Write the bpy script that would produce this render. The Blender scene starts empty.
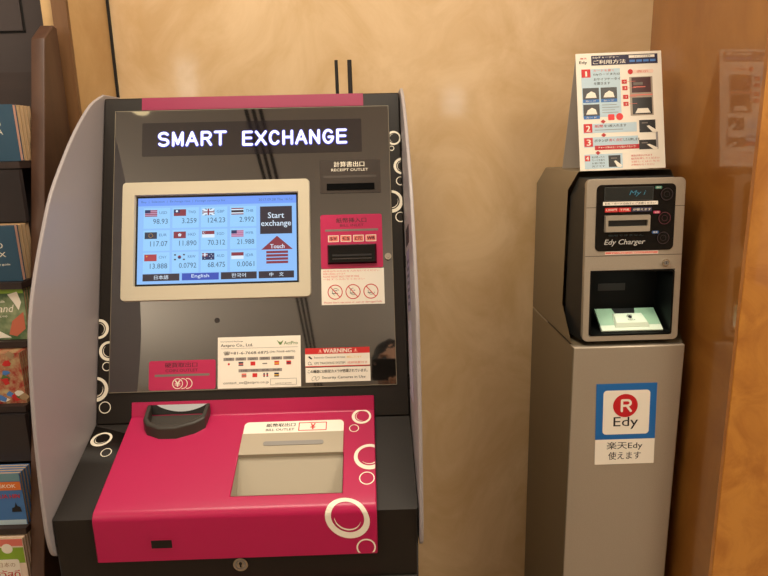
import bpy, bmesh, math, random
from mathutils import Matrix, Vector, noise

# ------------------------------------------------------------------ camera
S = bpy.context.scene
COL = S.collection
CAMZ = 1.5
TH, RO, PSI = 0.2258, 0.0233, -0.0184
ct, st = math.cos(TH), math.sin(TH)
rz = Matrix.Rotation(PSI, 3, 'Z')
fw = rz @ Vector((0, ct, -st)); dn = rz @ Vector((0, -st, -ct)); rt = rz @ Vector((1, 0, 0))
c_, s_ = math.cos(RO), math.sin(RO)
r2 = rt * c_ + dn * s_
d2 = -rt * s_ + dn * c_
cd = bpy.data.cameras.new('camera'); cam = bpy.data.objects.new('camera', cd); COL.objects.link(cam)
m = Matrix((r2, -d2, -fw)).transposed().to_4x4(); m.translation = (0, 0, CAMZ)
cam.matrix_world = m
cd.sensor_width = 36.0; cd.lens = 36.0 * 621.0 / 768.0; cd.clip_start = 0.02; cd.clip_end = 60
S.camera = cam

# ------------------------------------------------------------------ world, lights, exposure
S.view_settings.view_transform = 'Standard'; S.view_settings.look = 'None'
S.view_settings.gamma = 1.0; S.view_settings.use_curve_mapping = False
S.view_settings.exposure = 0.0
w = bpy.data.worlds.new('world'); S.world = w; w.use_nodes = True
w.node_tree.nodes['Background'].inputs[0].default_value = (1.0, 0.91, 0.80, 1)
w.node_tree.nodes['Background'].inputs[1].default_value = 0.62

def area(name, loc, size, power, color=(1, .88, .71), rot=(0, 0, 0), sy=None):
    l = bpy.data.lights.new(name, 'AREA'); l.energy = power; l.color = color; l.size = size
    if sy: l.shape = 'RECTANGLE'; l.size_y = sy
    o = bpy.data.objects.new(name, l); o.location = loc; o.rotation_euler = rot; COL.objects.link(o); return o
area('wall_washer_lamp', (-0.25, 0.70, 2.66), 1.1, 23, sy=0.4)
area('right_ceiling_lamp', (1.35, -0.25, 2.66), 0.7, 25, sy=0.7)
area('left_ceiling_lamp', (-1.9, -0.3, 2.66), 0.6, 2, sy=0.6)
area('ceiling_fill_light', (-2.5, -1.6, 1.5), 0.8, 75, color=(1, .91, .78), rot=(math.pi, 0, 0), sy=0.8)  # added fill, no fixture: brightens the ceiling that the panel mirrors
area('second_ceiling_fill_light', (1.9, -1.8, 1.5), 0.8, 65, color=(1, .91, .78), rot=(math.pi, 0, 0), sy=0.8)  # second added fill aimed up at the ceiling

# ------------------------------------------------------------------ materials
def lin(c):
    return tuple(((x / 255) / 12.92 if x / 255 <= .04045 else ((x / 255 + .055) / 1.055) ** 2.4) for x in c) + (1,)
MATS = {}
def mat(name, rgb, rough=.5, metal=0, ior=1.5, coat=0, emit=None, es=1.0, noise_=None, bump=0, brushed=False, coat_rough=.05):
    """rgb in sRGB 0-255; noise_=(scale, rgb2, detail) mottles the base colour"""
    if name in MATS: return MATS[name]
    M = bpy.data.materials.new(name); M.use_nodes = True; nt = M.node_tree
    b = nt.nodes['Principled BSDF']
    b.inputs['Base Color'].default_value = lin(rgb); b.inputs['Roughness'].default_value = rough
    b.inputs['Metallic'].default_value = metal; b.inputs['IOR'].default_value = ior
    b.inputs['Coat Weight'].default_value = coat; b.inputs['Coat Roughness'].default_value = coat_rough
    if emit:
        b.inputs['Emission Color'].default_value = lin(emit); b.inputs['Emission Strength'].default_value = es
    if noise_:
        sc, rgb2, det = noise_[:3]
        tc = nt.nodes.new('ShaderNodeTexCoord'); mp = nt.nodes.new('ShaderNodeMapping')
        nt.links.new(tc.outputs['Object'], mp.inputs[0])
        if isinstance(sc, tuple): mp.inputs['Scale'].default_value = sc; sc = 1.0
        n = nt.nodes.new('ShaderNodeTexNoise'); n.inputs['Scale'].default_value = sc; n.inputs['Detail'].default_value = det
        n.inputs['Roughness'].default_value = .62
        if len(noise_) > 3: n.inputs['Distortion'].default_value = noise_[3]
        nt.links.new(mp.outputs[0], n.inputs['Vector'])
        cr = nt.nodes.new('ShaderNodeValToRGB')
        cr.color_ramp.elements[0].position = .34; cr.color_ramp.elements[0].color = lin(rgb2)
        cr.color_ramp.elements[1].position = .64; cr.color_ramp.elements[1].color = lin(rgb)
        nt.links.new(n.outputs[0], cr.inputs[0]); nt.links.new(cr.outputs[0], b.inputs['Base Color'])
        if bump:
            bp = nt.nodes.new('ShaderNodeBump'); bp.inputs['Strength'].default_value = bump; bp.inputs['Distance'].default_value = .002
            nt.links.new(n.outputs[0], bp.inputs['Height']); nt.links.new(bp.outputs[0], b.inputs['Normal'])
    MATS[name] = M
    return M

PLASTER = mat('polished_plaster', (222, 192, 150), .42, noise_=(4.2, (202, 168, 120), 8, 1.2), coat=.6, coat_rough=.08)
PILASTER = mat('tan_stone', (205, 170, 118), .4, noise_=(4.0, (186, 146, 92), 6, .6), coat=.15)
BURL = mat('orange_burl_veneer', (196, 132, 52), .35, noise_=(9.0, (168, 104, 34), 8, 1.6), coat=.6, coat_rough=.03)
DARKWALL = mat('dark_wall_paint', (66, 56, 54), .6, noise_=(3, (60, 50, 49), 3))
TRIMB = mat('brown_trim', (120, 84, 50), .5, noise_=((30, 30, 3), (104, 70, 40), 4))
SEAM = mat('black_seam', (16, 13, 11), .7)
FLOORM = mat('floor_stone', (150, 130, 108), .4, noise_=(6, (128, 108, 88), 5))
CEIL = mat('ceiling_paint', (226, 214, 198), .8)
CHAR = mat('charcoal_metal', (33, 28, 23), .46, ior=1.4, noise_=(400, (30, 25, 21), 2))
PANEL = mat('smoked_panel', (20, 18, 17), .03, ior=2.7)
PANELD = mat('smoked_window', (20, 17, 24), .05, ior=2.0)
PINK = mat('pink_enamel', (178, 24, 78), .33, ior=1.5)
PINKS = mat('pink_sticker', (186, 34, 84), .35)
WINGM = mat('white_wing', (158, 150, 150), .38, ior=1.45)
BEZ = mat('cream_bezel', (204, 194, 170), .45)
WHITE = mat('white_paper', (244, 236, 220), .5)
RINGW = mat('white_decal', (240, 232, 212), .45)
BLACK = mat('black_plastic', (20, 19, 18), .35)
BLACKM = mat('black_ink', (26, 23, 22), .6)
PLATE = mat('brown_plate', (58, 50, 45), .3)
GREYINK = mat('grey_ink', (120, 112, 104), .6)
DKPINK = mat('dark_pink_ink', (90, 24, 44), .5)
REDI = mat('red_ink', (206, 40, 40), .5)
PALERED = mat('pale_red_ink', (226, 120, 105), .5)
BLUEI = mat('blue_ink', (26, 104, 176), .4)
NAVY = mat('navy_ink', (42, 40, 68), .5)
PBLUE = mat('pale_blue_ink', (190, 214, 226), .5)
SKYI = mat('sky_ink', (80, 130, 200), .5)
YEL = mat('yellow_ink', (228, 180, 60), .5)
GREENI = mat('green_ink', (96, 130, 60), .5)
TRAYB = mat('beige_grey_tray', (176, 164, 142), .4)
TRAYD = mat('tray_floor', (176, 166, 146), .38)
SLOTG = mat('grey_slot', (142, 138, 132), .5)
CUP = mat('dark_cup', (58, 54, 48), .38)
COINW = mat('pale_grey_ramp', (196, 200, 204), .4)
CHROME = mat('chrome', (200, 196, 186), .18, metal=1)
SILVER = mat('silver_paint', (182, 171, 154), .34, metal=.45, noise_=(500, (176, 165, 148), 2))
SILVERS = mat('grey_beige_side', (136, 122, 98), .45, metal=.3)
GBLACK = mat('gloss_black', (12, 12, 13), .12, ior=1.4)
CAVITY = mat('black_cavity', (8, 8, 7), .5, ior=1.25)
HOLE = mat('dark_hole', (6, 6, 6), .9, ior=1.2)
PADM = mat('pale_reader_pad', (214, 226, 206), .45)
PADG = mat('shaded_reader_pad', (150, 186, 158), .45)
WOOD = mat('brown_wood', (82, 55, 39), .45, noise_=((40, 40, 3), (70, 45, 32), 5))
WOODD = mat('dark_wood', (52, 37, 32), .5, noise_=((3, 40, 40), (42, 29, 25), 5))
PAGES = mat('book_pages', (206, 178, 140), .7, noise_=((3, 400, 3), (168, 132, 98), 2))
PAGEP = mat('pink_pages', (222, 170, 150), .7)
TEAL = mat('teal_cover', (44, 78, 100), .4)
def emis(name, rgb, es=1.0): return mat(name, (10, 10, 12), .3, emit=rgb, es=es)
SCRT = emis('screen_header_blue', (112, 156, 248), 1.0)
SCRB = emis('screen_sky_blue', (142, 192, 250), 1.0)
SCRC = emis('screen_pale_cell', (152, 208, 252), 1.0)
SCRD = emis('screen_ink', (84, 124, 186), .8)
SCRK = emis('screen_dark_button', (58, 50, 62), .8)
SCRBL = emis('screen_blue_button', (58, 84, 190), .9)
SCRW = emis('screen_white', (220, 238, 255), 1.0)
SCRR = emis('screen_red', (150, 58, 74), .8)
SCRN = emis('screen_navy', (44, 54, 104), .8)
SCRP = emis('screen_pink', (206, 160, 200), .9)
LEDW = emis('led_white', (250, 250, 255), 1.6)
LEDGLOW = emis('led_glow_blue', (92, 96, 240), .8)
CYANL = emis('display_cyan', (60, 150, 170), .55)

# ------------------------------------------------------------------ helpers
ROOTS = {}
def bake(bm, T):
    bmesh.ops.transform(bm, matrix=T, verts=bm.verts)
def obj(name, bm, mats, parent=None, smooth=False, bevel=0, seg=2, label=None):
    """link bm (world coordinates) as one mesh object; children are stored relative to their thing's base"""
    if not isinstance(mats, (list, tuple)): mats = [mats]
    off = Vector((0, 0, 0)); p = parent
    while p: off += p.location; p = p.parent
    if off.length: bmesh.ops.translate(bm, vec=-off, verts=bm.verts)
    me = bpy.data.meshes.new(name); bm.normal_update(); bm.to_mesh(me); bm.free()
    for x in mats: me.materials.append(x)
    o = bpy.data.objects.new(name, me); COL.objects.link(o)
    if smooth:
        for p in me.polygons: p.use_smooth = True
    if bevel:
        md = o.modifiers.new('bevel', 'BEVEL'); md.width = bevel; md.segments = seg; md.limit_method = 'ANGLE'; md.angle_limit = math.radians(35)
        for p in me.polygons: p.use_smooth = True
        try: me.set_sharp_from_angle(angle=math.radians(40))
        except Exception: pass
        md.harden_normals = False
    if parent: o.parent = parent
    if label: o['label'] = label
    return o
def thing(name, loc, label, cat, group=None):
    o = bpy.data.objects.new(name, None); o.location = loc; o.empty_display_size = .05; COL.objects.link(o)
    o['label'] = label; o['category'] = cat
    if group: o['group'] = group
    return o
def struct(name, bm, mats, bevel=0, parent=None):
    o = obj(name, bm, mats, parent, bevel=bevel)
    if not parent: o['kind'] = 'structure'
    return o
def box(bm, x0, x1, y0, y1, z0, z1, mi=0):
    v = [bm.verts.new((x, y, z)) for x in (x0, x1) for y in (y0, y1) for z in (z0, z1)]
    for f in ((0, 1, 3, 2), (4, 6, 7, 5), (0, 4, 5, 1), (2, 3, 7, 6), (0, 2, 6, 4), (1, 5, 7, 3)):
        bm.faces.new([v[i] for i in f]).material_index = mi
    return v
def BX(*a):
    bm = bmesh.new(); box(bm, *a); bmesh.ops.recalc_face_normals(bm, faces=bm.faces); return bm
def prism(bm, A, B, mi=0, cap=True):
    """loft between two loops with the same number of points"""
    a = [bm.verts.new(p) for p in A]; b = [bm.verts.new(p) for p in B]; n = len(a)
    fs = [bm.faces.new((a[i], a[(i + 1) % n], b[(i + 1) % n], b[i])) for i in range(n)]
    if cap: fs += [bm.faces.new(a[::-1]), bm.faces.new(b)]
    for f in fs: f.material_index = mi
    return fs
def fixn(bm): bmesh.ops.recalc_face_normals(bm, faces=bm.faces); return bm
def rrect(u0, v0, u1, v1, r, n=5):
    if r <= 0: return [(u0, v0), (u1, v0), (u1, v1), (u0, v1)]
    out = []
    for cx, cy, a0 in ((u1 - r, v0 + r, -90), (u1 - r, v1 - r, 0), (u0 + r, v1 - r, 90), (u0 + r, v0 + r, 180)):
        for k in range(n + 1):
            a = math.radians(a0 + 90 * k / n); out.append((cx + r * math.cos(a), cy + r * math.sin(a)))
    return out
_T = {}
def textgeo(s, shear):
    k = (s, shear)
    if k not in _T:
        c = bpy.data.curves.new('txt', 'FONT'); c.body = s; c.resolution_u = 2; c.shear = shear
        o = bpy.data.objects.new('txt', c); COL.objects.link(o)
        me = bpy.data.meshes.new_from_object(o.evaluated_get(bpy.context.evaluated_depsgraph_get()))
        V = [(v.co.x, v.co.y) for v in me.vertices]; F = [tuple(p.vertices) for p in me.polygons]
        bpy.data.objects.remove(o); bpy.data.curves.remove(c); bpy.data.meshes.remove(me)
        xs = [v[0] for v in V]; ys = [v[1] for v in V]
        _T[k] = (V, F, min(xs), max(xs), min(ys), max(ys))
    return _T[k]
class Sheet:
    """prints and plates drawn in the (u, v, height) coordinates of a surface; one mesh, several inks"""
    def __init__(s, M): s.M = M; s.bm = bmesh.new(); s.mats = []
    def mi(s, m):
        if m not in s.mats: s.mats.append(m)
        return s.mats.index(m)
    def pt(s, u, v, h): return s.bm.verts.new(s.M(u, v, h) if callable(s.M) else s.M @ Vector((u, v, h)))
    def poly(s, pts, h, m, th=0.0):
        i = s.mi(m); top = [s.pt(u, v, h + th) for u, v in pts]; s.bm.faces.new(top).material_index = i
        if th:
            lo = [s.pt(u, v, h) for u, v in pts]; n = len(pts)
            for k in range(n): s.bm.faces.new((lo[k], lo[(k + 1) % n], top[(k + 1) % n], top[k])).material_index = i
            s.bm.faces.new(lo[::-1]).material_index = i
        return s
    def rect(s, u0, v0, u1, v1, h, m, th=0.0, r=0): return s.poly(rrect(min(u0, u1), min(v0, v1), max(u0, u1), max(v0, v1), r), h, m, th)
    def frame(s, u0, v0, u1, v1, t, h, m):
        for a in ((u0, v0, u1, v0 + t), (u0, v1 - t, u1, v1), (u0, v0, u0 + t, v1), (u1 - t, v0, u1, v1)): s.rect(*a, h, m)
        return s
    def disc(s, u, v, r, h, m, th=0, n=24): return s.poly([(u + r * math.cos(2 * math.pi * k / n), v + r * math.sin(2 * math.pi * k / n)) for k in range(n)], h, m, th)
    def ring(s, u, v, R, r, h, m, du=0, dv=0, a0=0, a1=360, n=40, ulim=None, vlim=None, ry=1.0, ang=0, th=0.0):
        i = s.mi(m); P = []
        ca, sa = math.cos(ang), math.sin(ang)
        def q(rr, a, ox, oy):
            x, y = ox + rr * math.cos(a), oy + rr * ry * math.sin(a)
            x, y = u + ca * x - sa * y, v + sa * x + ca * y
            if ulim: x = min(max(x, ulim[0]), ulim[1])
            if vlim: y = min(max(y, vlim[0]), vlim[1])
            return x, y
        for k in range(n + 1):
            a = math.radians(a0 + (a1 - a0) * k / n)
            P.append((q(R, a, 0, 0), q(r, a, du, dv)))
        for k in range(n):
            o1, i1 = P[k]; o2, i2 = P[k + 1]
            if abs((o2[0]-o1[0])*(i1[1]-o1[1])-(o2[1]-o1[1])*(i1[0]-o1[0])) + abs((i2[0]-i1[0])*(o2[1]-i1[1])-(i2[1]-i1[1])*(o2[0]-i1[0])) < 1e-10: continue
            f = s.bm.faces.new([s.pt(*o1, h), s.pt(*o2, h), s.pt(*i2, h), s.pt(*i1, h)]); f.material_index = i
        return s
    def text(s, t, u0, v0, u1, v1, h, m, bold=0.0, shear=0.0):
        V, F, x0, x1, y0, y1 = textgeo(t, shear); i = s.mi(m)
        kx = (u1 - u0) / (x1 - x0); ky = (v1 - v0) / (y1 - y0)
        for du in ((-.5, .5) if bold > 0 else (0,)):
            h += 3e-5
            vs = [s.pt(u0 + (x - x0) * kx + du * min(bold, .04) * 1.6 * ky, v0 + (y - y0) * ky, h) for x, y in V]
            for f in F:
                try: s.bm.faces.new([vs[k] for k in f]).material_index = i
                except ValueError: pass
        return s
    def stroke(s, pts, t, h, m):
        i = s.mi(m)
        for q_, ((xa, ya), (xb, yb)) in enumerate(zip(pts, pts[1:])):
            h += 2e-5; d = math.hypot(xb - xa, yb - ya)
            if d < 1e-9: continue
            nx, ny = -(yb - ya) / d * t / 2, (xb - xa) / d * t / 2
            s.bm.faces.new([s.pt(xa - nx, ya - ny, h), s.pt(xb - nx, yb - ny, h), s.pt(xb + nx, yb + ny, h), s.pt(xa + nx, ya + ny, h)]).material_index = i
        for x, y in pts: h += 1e-5; s.disc(x, y, t / 2, h, m, 0, 10)
        return s
    def done(s, name, parent=None, label=None): return obj(name, s.bm, s.mats, parent, label=label)
def plane_m(B, up, right=Vector((1, 0, 0))):
    up = Vector(up).normalized(); right = Vector(right).normalized(); n = right.cross(up).normalized()
    M = Matrix((right, up, n)).transposed().to_4x4(); M.translation = B
    return M
def tube(bm, a, b, r, n=12, r2=None, mi=0):
    a, b = Vector(a), Vector(b); d = (b - a).normalized(); x = d.orthogonal().normalized(); y = d.cross(x)
    r2 = r if r2 is None else r2
    prism(bm, [a + (x * math.cos(t) + y * math.sin(t)) * r for t in [2 * math.pi * k / n for k in range(n)]],
          [b + (x * math.cos(t) + y * math.sin(t)) * r2 for t in [2 * math.pi * k / n for k in range(n)]], mi)

# ------------------------------------------------------------------ setting
struct('floor', BX(-4, 4, -4.2, 1.8, -.1, 0), FLOORM)
struct('ceiling', BX(-4, 4, -4.2, 1.8, 2.7, 2.8), CEIL)
struct('wall_back', BX(-.609, .6931, 1.5934, 1.8, 0, 2.7), PLASTER)
# tan pilaster: the side of a pier left of the machine, with a brown edge trim and the dark alcove wall behind the rack
struct('wall_left', BX(-.66, -.609, 1.377, 1.8, 0, 2.7), PILASTER)
bm = BX(-.6095, -.6035, 1.5874, 1.5933, 0, 2.7)
struct('trim_1', bm, SEAM)
struct('trim_2', BX(-.634, -.6045, 1.365, 1.3765, 0, 2.7), TRIMB)
bm = BX(-4, -.661, 1.47, 1.8, 0, 2.7)
dw = struct('wall_alcove', bm, DARKWALL)
sh = Sheet(plane_m((-.82, 1.47, 1.95), (0, 0, 1)))
sh.rect(-.30, -.188, .072, .18, -.001, DARKWALL, .006)
sh.frame(-.304, -.192, .076, .184, .004, .0006, SEAM)
p_ = sh.done('wall_panel', dw)
struct('wall_right', BX(.6991, 1.9, 1.128, 1.8, 0, 2.7), BURL, bevel=.002)
struct('trim_6', BX(.6931, .6990, 1.1285, 1.5933, 0, 2.7), mat('shaded_burl_side', (160, 104, 44), .3, noise_=(5, (138, 84, 32), 6, 1.0), coat=1.0, coat_rough=.02))  # side face of the pier: burl in a darker tone, its shade painted in
# far wall behind the viewer with two lit windows; dark slots of a ceiling air diffuser run towards it
bm = bmesh.new()
FY = -4.0
wins = [(-2.10, -1.86, 2.0, 2.5), (.82, 1.10, 1.8, 2.12)]
xs = sorted({-4, 4, *[a for q in wins for a in q[:2]]}); zs = sorted({0, 2.7, *[a for q in wins for a in q[2:]]})
for i in range(len(xs) - 1):
    for k in range(len(zs) - 1):
        if any(q[0] <= xs[i] and xs[i + 1] <= q[1] and q[2] <= zs[k] and zs[k + 1] <= q[3] for q in wins): continue
        box(bm, xs[i], xs[i + 1], FY - .15, FY, zs[k], zs[k + 1])
struct('wall_front', bm, mat('lobby_wall', (190, 168, 140), .7))
DAY = emis('daylight_pane', (225, 238, 240), 7)
for n_, q in enumerate(wins):
    fr = bmesh.new()
    for a in ((q[0], q[0] + .02, q[2], q[3]), (q[1] - .02, q[1], q[2], q[3]), (q[0] + .02, q[1] - .02, q[2], q[2] + .02), (q[0] + .02, q[1] - .02, q[3] - .02, q[3])):
        box(fr, a[0], a[1], FY - .12, FY - .04, a[2], a[3])
    o = struct('window_%d' % (n_ + 1), fr, WHITE)
    obj('pane', BX(q[0] + .02, q[1] - .02, FY - .09, FY - .08, q[2] + .02, q[3] - .02), DAY, o)
for k, dx in enumerate((-.032, 0, .032)):
    bm = bmesh.new(); cl = [(-.509, .3), (-.518, -1.9), (-.580, -3.99)]
    for (xa, ya), (xb, yb) in zip(cl, cl[1:]):
        prism(bm, [(xa + dx + o, ya, z) for o, z in ((-.0085, 2.6985), (.0085, 2.6985), (.0085, 2.70), (-.0085, 2.70))], [(xb + dx + o, yb, z) for o, z in ((-.0085, 2.6985), (.0085, 2.6985), (.0085, 2.70), (-.0085, 2.70))])
    bmesh.ops.remove_doubles(bm, verts=bm.verts, dist=1e-5)
    struct('trim_%d' % (k + 3), fixn(bm), SEAM)
# a round downlight of the ceiling, seen mirrored in the machine's panel
t = thing('downlight', (-1.0, .05, 2.7), 'round recessed ceiling downlight left of the black slots, mirrored in the panel', 'ceiling light')
bm = bmesh.new(); tube(bm, (-1.0, .05, 2.694), (-1.0, .05, 2.7), .05, 32); obj('trim_ring', fixn(bm), WHITE, t)
bm = bmesh.new(); tube(bm, (-1.0, .05, 2.691), (-1.0, .05, 2.694), .04, 32); obj('lens', fixn(bm), emis('downlight_lens', (255, 226, 170), 3), t)

# ------------------------------------------------------------------ exchange machine
MX = -.2198; W2 = .28
Tp = Vector((MX, 1.2423, 1.5978)); Jp = Vector((MX, 1.0355, 1.0252)); Fp = Vector((MX, .857, .9519))
P1 = plane_m(Jp, Tp - Jp); P2 = plane_m(Fp, Jp - Fp); P3 = plane_m(Fp, (0, 0, 1))
YB = 1.50
mach = thing('exchange_machine', (MX, 1.15, 0), 'charcoal and pink currency exchange machine with lit touchscreen and white side wings', 'exchange machine')
x0, x1 = MX - W2, MX + W2
# lower cabinet with a real opening in its sloping top for the bill tray
HU0, HU1, HV0, HV1 = -.0115, .1635, .0255, .1040
bm = bmesh.new()
def q4(pts): bm.faces.new([bm.verts.new(p) for p in pts])
us = [-W2, HU0, HU1, W2]; vs_ = [0, HV0, HV1, (Jp - Fp).length]
for i in range(3):
    for k in range(3):
        if i == 1 and k == 1: continue
        q4([P2 @ Vector(p) for p in ((us[i], vs_[k], 0), (us[i + 1], vs_[k], 0), (us[i + 1], vs_[k + 1], 0), (us[i], vs_[k + 1], 0))])
prof = [(.857, .05), (.857, .9519), (1.0355, 1.0252), (YB, 1.0252), (YB, .05)]
for x, rev in ((x0, 1), (x1, 0)):
    q4([(x, y, z) for y, z in (prof[::-1] if rev else prof)])
for i in (0, 2, 3, 4):
    (ya, za), (yb, zb) = prof[i], prof[(i + 1) % 5]
    q4([(x0, ya, za), (x1, ya, za), (x1, yb, zb), (x0, yb, zb)])
bmesh.ops.remove_doubles(bm, verts=bm.verts, dist=1e-5); fixn(bm)
obj('lower_cabinet', bm, CHAR, mach, bevel=.0025)
obj('plinth', BX(x0 + .02, x1 - .02, .88, YB - .02, 0, .05), BLACK, mach)
bm = bmesh.new()
up = [(1.0355, 1.0256), (1.2423, 1.5978), (YB, 1.5978), (YB, 1.0256)]
prism(bm, [(x0, *p) for p in up], [(x1, *p) for p in up]); obj('upper_housing', fixn(bm), CHAR, mach, bevel=.0025)
# front door below the console and its pink panel
obj('lower_door', BX(x0 + .002, x1 - .002, .8525, .857, .08, .8375), CHAR, mach, bevel=.0015)
obj('lower_panel', BX(MX - .217, MX + .2157, .8465, .8525, .12, .8365), PINK, mach, bevel=.002)
# pink console cover following riser, slope, rounded nose and front
a1 = math.atan2(Tp.z - Jp.z, Tp.y - Jp.y); a2 = math.atan2(Jp.z - Fp.z, Jp.y - Fp.y)
HC = .012; NR = .016
turn = math.pi / 2 - a2; tl = NR * math.tan(turn / 2)
yf = Fp.y - .008                                      # front face of the cover
# slope line offset by HC: point where it meets the front face plane
n2 = Vector((0, -math.sin(a2), math.cos(a2)))
o2 = Fp + n2 * HC; k_ = (yf - o2.y) / math.cos(a2)    # slope parameter (v) of the sharp nose
corner = o2 + Vector((0, math.cos(a2), math.sin(a2))) * k_
vS = k_ + tl
cen = corner + Vector((0, math.cos(a2), math.sin(a2))) * tl - n2 * NR
def cov(u, v, h):
    """cover surface: v is the slope coordinate, going below the nose it runs down the front"""
    if v >= vS:
        p = o2 + Vector((0, math.cos(a2), math.sin(a2))) * v + n2 * h
    elif v >= vS - NR * turn:
        a = math.pi / 2 + a2 + (vS - v) / NR
        p = cen + Vector((0, math.cos(a), math.sin(a))) * (NR + h)
    else:
        p = Vector((MX, yf - h, cen.z - (vS - NR * turn - v)))
    return Vector((MX + u, p.y, p.z))
CU0, CU1 = -.2165, .2165
n1 = Vector((0, -math.sin(a1), math.cos(a1)))
def covtop(u, v): p = Jp + Vector((0, math.cos(a1), math.sin(a1))) * v + n1 * .004; return Vector((MX + u, p.y, p.z))
# slope parameter where the cover meets the riser
vC = next(v / 1e4 for v in range(1500, 2600) if (cov(0, v / 1e4, 0) - Jp).dot(n1) < .004)
vD = (vS - NR * turn) - (cen.z - (1.5 - .5481 - .0693))
CS = [vC, HV1, HV0, vS] + [vS - NR * turn * k / 8 for k in range(1, 9)] + [vD]
bm = bmesh.new(); uu = [CU0, HU0, HU1, CU1]
def q4(pts): bm.faces.new([bm.verts.new(p) for p in pts])
for i in range(3):
    q4([covtop(uu[i], .0385), covtop(uu[i], .0), covtop(uu[i + 1], .0), covtop(uu[i + 1], .0385)][0:1] + [cov(uu[i], vC, 0), cov(uu[i + 1], vC, 0)] + [covtop(uu[i + 1], .0385)])
    for k in range(len(CS) - 1):
        if i == 1 and k == 1: continue
        q4([cov(uu[i], CS[k], 0), cov(uu[i], CS[k + 1], 0), cov(uu[i + 1], CS[k + 1], 0), cov(uu[i + 1], CS[k], 0)])
outl = [covtop(0, .0385)] + [cov(0, s, 0) for s in CS]
inn = [covtop(0, .0385) - n1 * .0045] + [Jp - n1 * .0005] + [Vector((MX, Fp.y + .0005, Fp.z - .0003)), Vector((MX, Fp.y + .0005, outl[-1].z))]
side = outl + inn[::-1]
for u in (CU0, CU1): q4([Vector((MX + u, p.y, p.z)) for p in side])
for a, b in ((side[0], inn[0]), (side[len(outl) - 1], inn[-1])):
    q4([Vector((MX + CU0, a.y, a.z)), Vector((MX + CU1, a.y, a.z)), Vector((MX + CU1, b.y, b.z)), Vector((MX + CU0, b.y, b.z))])
# thickness of the opening
for (ua, va), (ub, vb) in (((HU0, HV0), (HU1, HV0)), ((HU1, HV0), (HU1, HV1)), ((HU1, HV1), (HU0, HV1)), ((HU0, HV1), (HU0, HV0))):
    q4([cov(ua, va, 0), cov(ub, vb, 0), cov(ub, vb, -HC), cov(ua, va, -HC)])
bmesh.ops.remove_doubles(bm, verts=bm.verts, dist=1e-5); fixn(bm)
cover = obj('console_cover', bm, PINK, mach, bevel=.0018)
S_ = Sheet(cov); S_.rect(-.1305, -.0415 - .003, -.0985, -.058, .0003, BLACK, .0008); S_.frame(-.1315, -.059, -.0975, -.0425, .0012, .0013, PINKS)
S_.done('sensor_window', cover)
def decal(S_, u, v, R, th_=.26, sh=.05, h=.0005, rot=225, ul=None, vl=None, crescent=True, ry=1.0, ang=0):
    d = math.radians(rot); k = R * sh
    S_.ring(u, v, R, R * (1 - th_), h, RINGW, du=-k * math.cos(d), dv=-k * math.sin(d), ulim=ul, vlim=vl, ry=ry, ang=ang)
    if crescent:
        e = R * (1 - th_) * .80
        S_.ring(u, v, e, e, h, RINGW, du=-R * .07 * math.cos(d), dv=-R * .07 * math.sin(d), a0=rot - 80, a1=rot + 80, ulim=ul, vlim=vl, n=24, ry=ry, ang=ang)
def rings(name, M, parent, specs):
    for sp in specs:
        S_ = Sheet(M); decal(S_, *sp[0], **sp[1]); S_.done(name, parent)
CUL = (CU0 + .001, CU1 - .001)
rings('ring_decal', cov, cover, [
    ((.1935, .1835, .0172), dict(rot=200)), ((.1805, .1565, .0085), dict(th_=.16, crescent=False, sh=0)),
    ((.2070, .0940, .0262), dict(rot=300, ul=CUL)), ((.2020, .0510, .0125), dict(th_=.14, crescent=False, sh=0)),
    ((.1712, -.0185, .0365), dict(rot=305, ry=.86, ang=-.75)),
    ((.1985, -.0690, .0150), dict(th_=.16, crescent=False, sh=0, ul=CUL, vl=(vD + .002, 1)))])
# bill outlet: label strip, lid with slot, sunken tray
S_ = Sheet(cov)
S_.poly(rrect(-.0105, .1485, .1625, .1765, .008)[6:18] + [(-.0105, .1485), (.1625, .1485)], .0002, WHITE, .0012)
S_.text('紙幣取出口', .028, .1640, .078, .1720, .0016, BLACKM, .03).text('BILL OUTLET', .028, .1552, .077, .1602, .0016, BLACKM, .02)
S_.frame(.084, .1535, .133, .1725, .0016, .0016, REDI).text('¥', .105, .1560, .113, .1698, .0016, REDI, .03)
bo = S_.done('bill_outlet_label', cover)
S_ = Sheet(cov); S_.rect(-.0105, .1030, .1625, .1485, .0002, TRAYB, .0035)
S_.rect(.0275, .1205, .1295, .1295, .0040, SLOTG, .0008, .0044)
S_.done('bill_outlet_lid', cover)
bm = bmesh.new(); D = .05
A = [P2 @ Vector(p) for p in ((HU0, HV0, HC), (HU1, HV0, HC), (HU1, HV1, HC), (HU0, HV1, HC))]
ins = .0006
A = [cov(u, v, -.0006) for u, v in ((HU0 + ins, HV0 + ins), (HU1 - ins, HV0 + ins), (HU1 - ins, HV1 - ins), (HU0 + ins, HV1 - ins))]
B = [cov(u, v, -d_) for u, v, d_ in ((HU0 + ins, HV0 + ins, D), (HU1 - ins, HV0 + ins, D), (HU1 - ins, HV1 - ins, .0055), (HU0 + ins, HV1 - ins, .0055))]
vA = [bm.verts.new(p) for p in A]; vB = [bm.verts.new(p) for p in B]
for i in range(4): bm.faces.new((vA[i], vA[(i + 1) % 4], vB[(i + 1) % 4], vB[i]))
bm.faces.new(vB)
obj('bill_tray', bm, TRAYD, cover)
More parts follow.
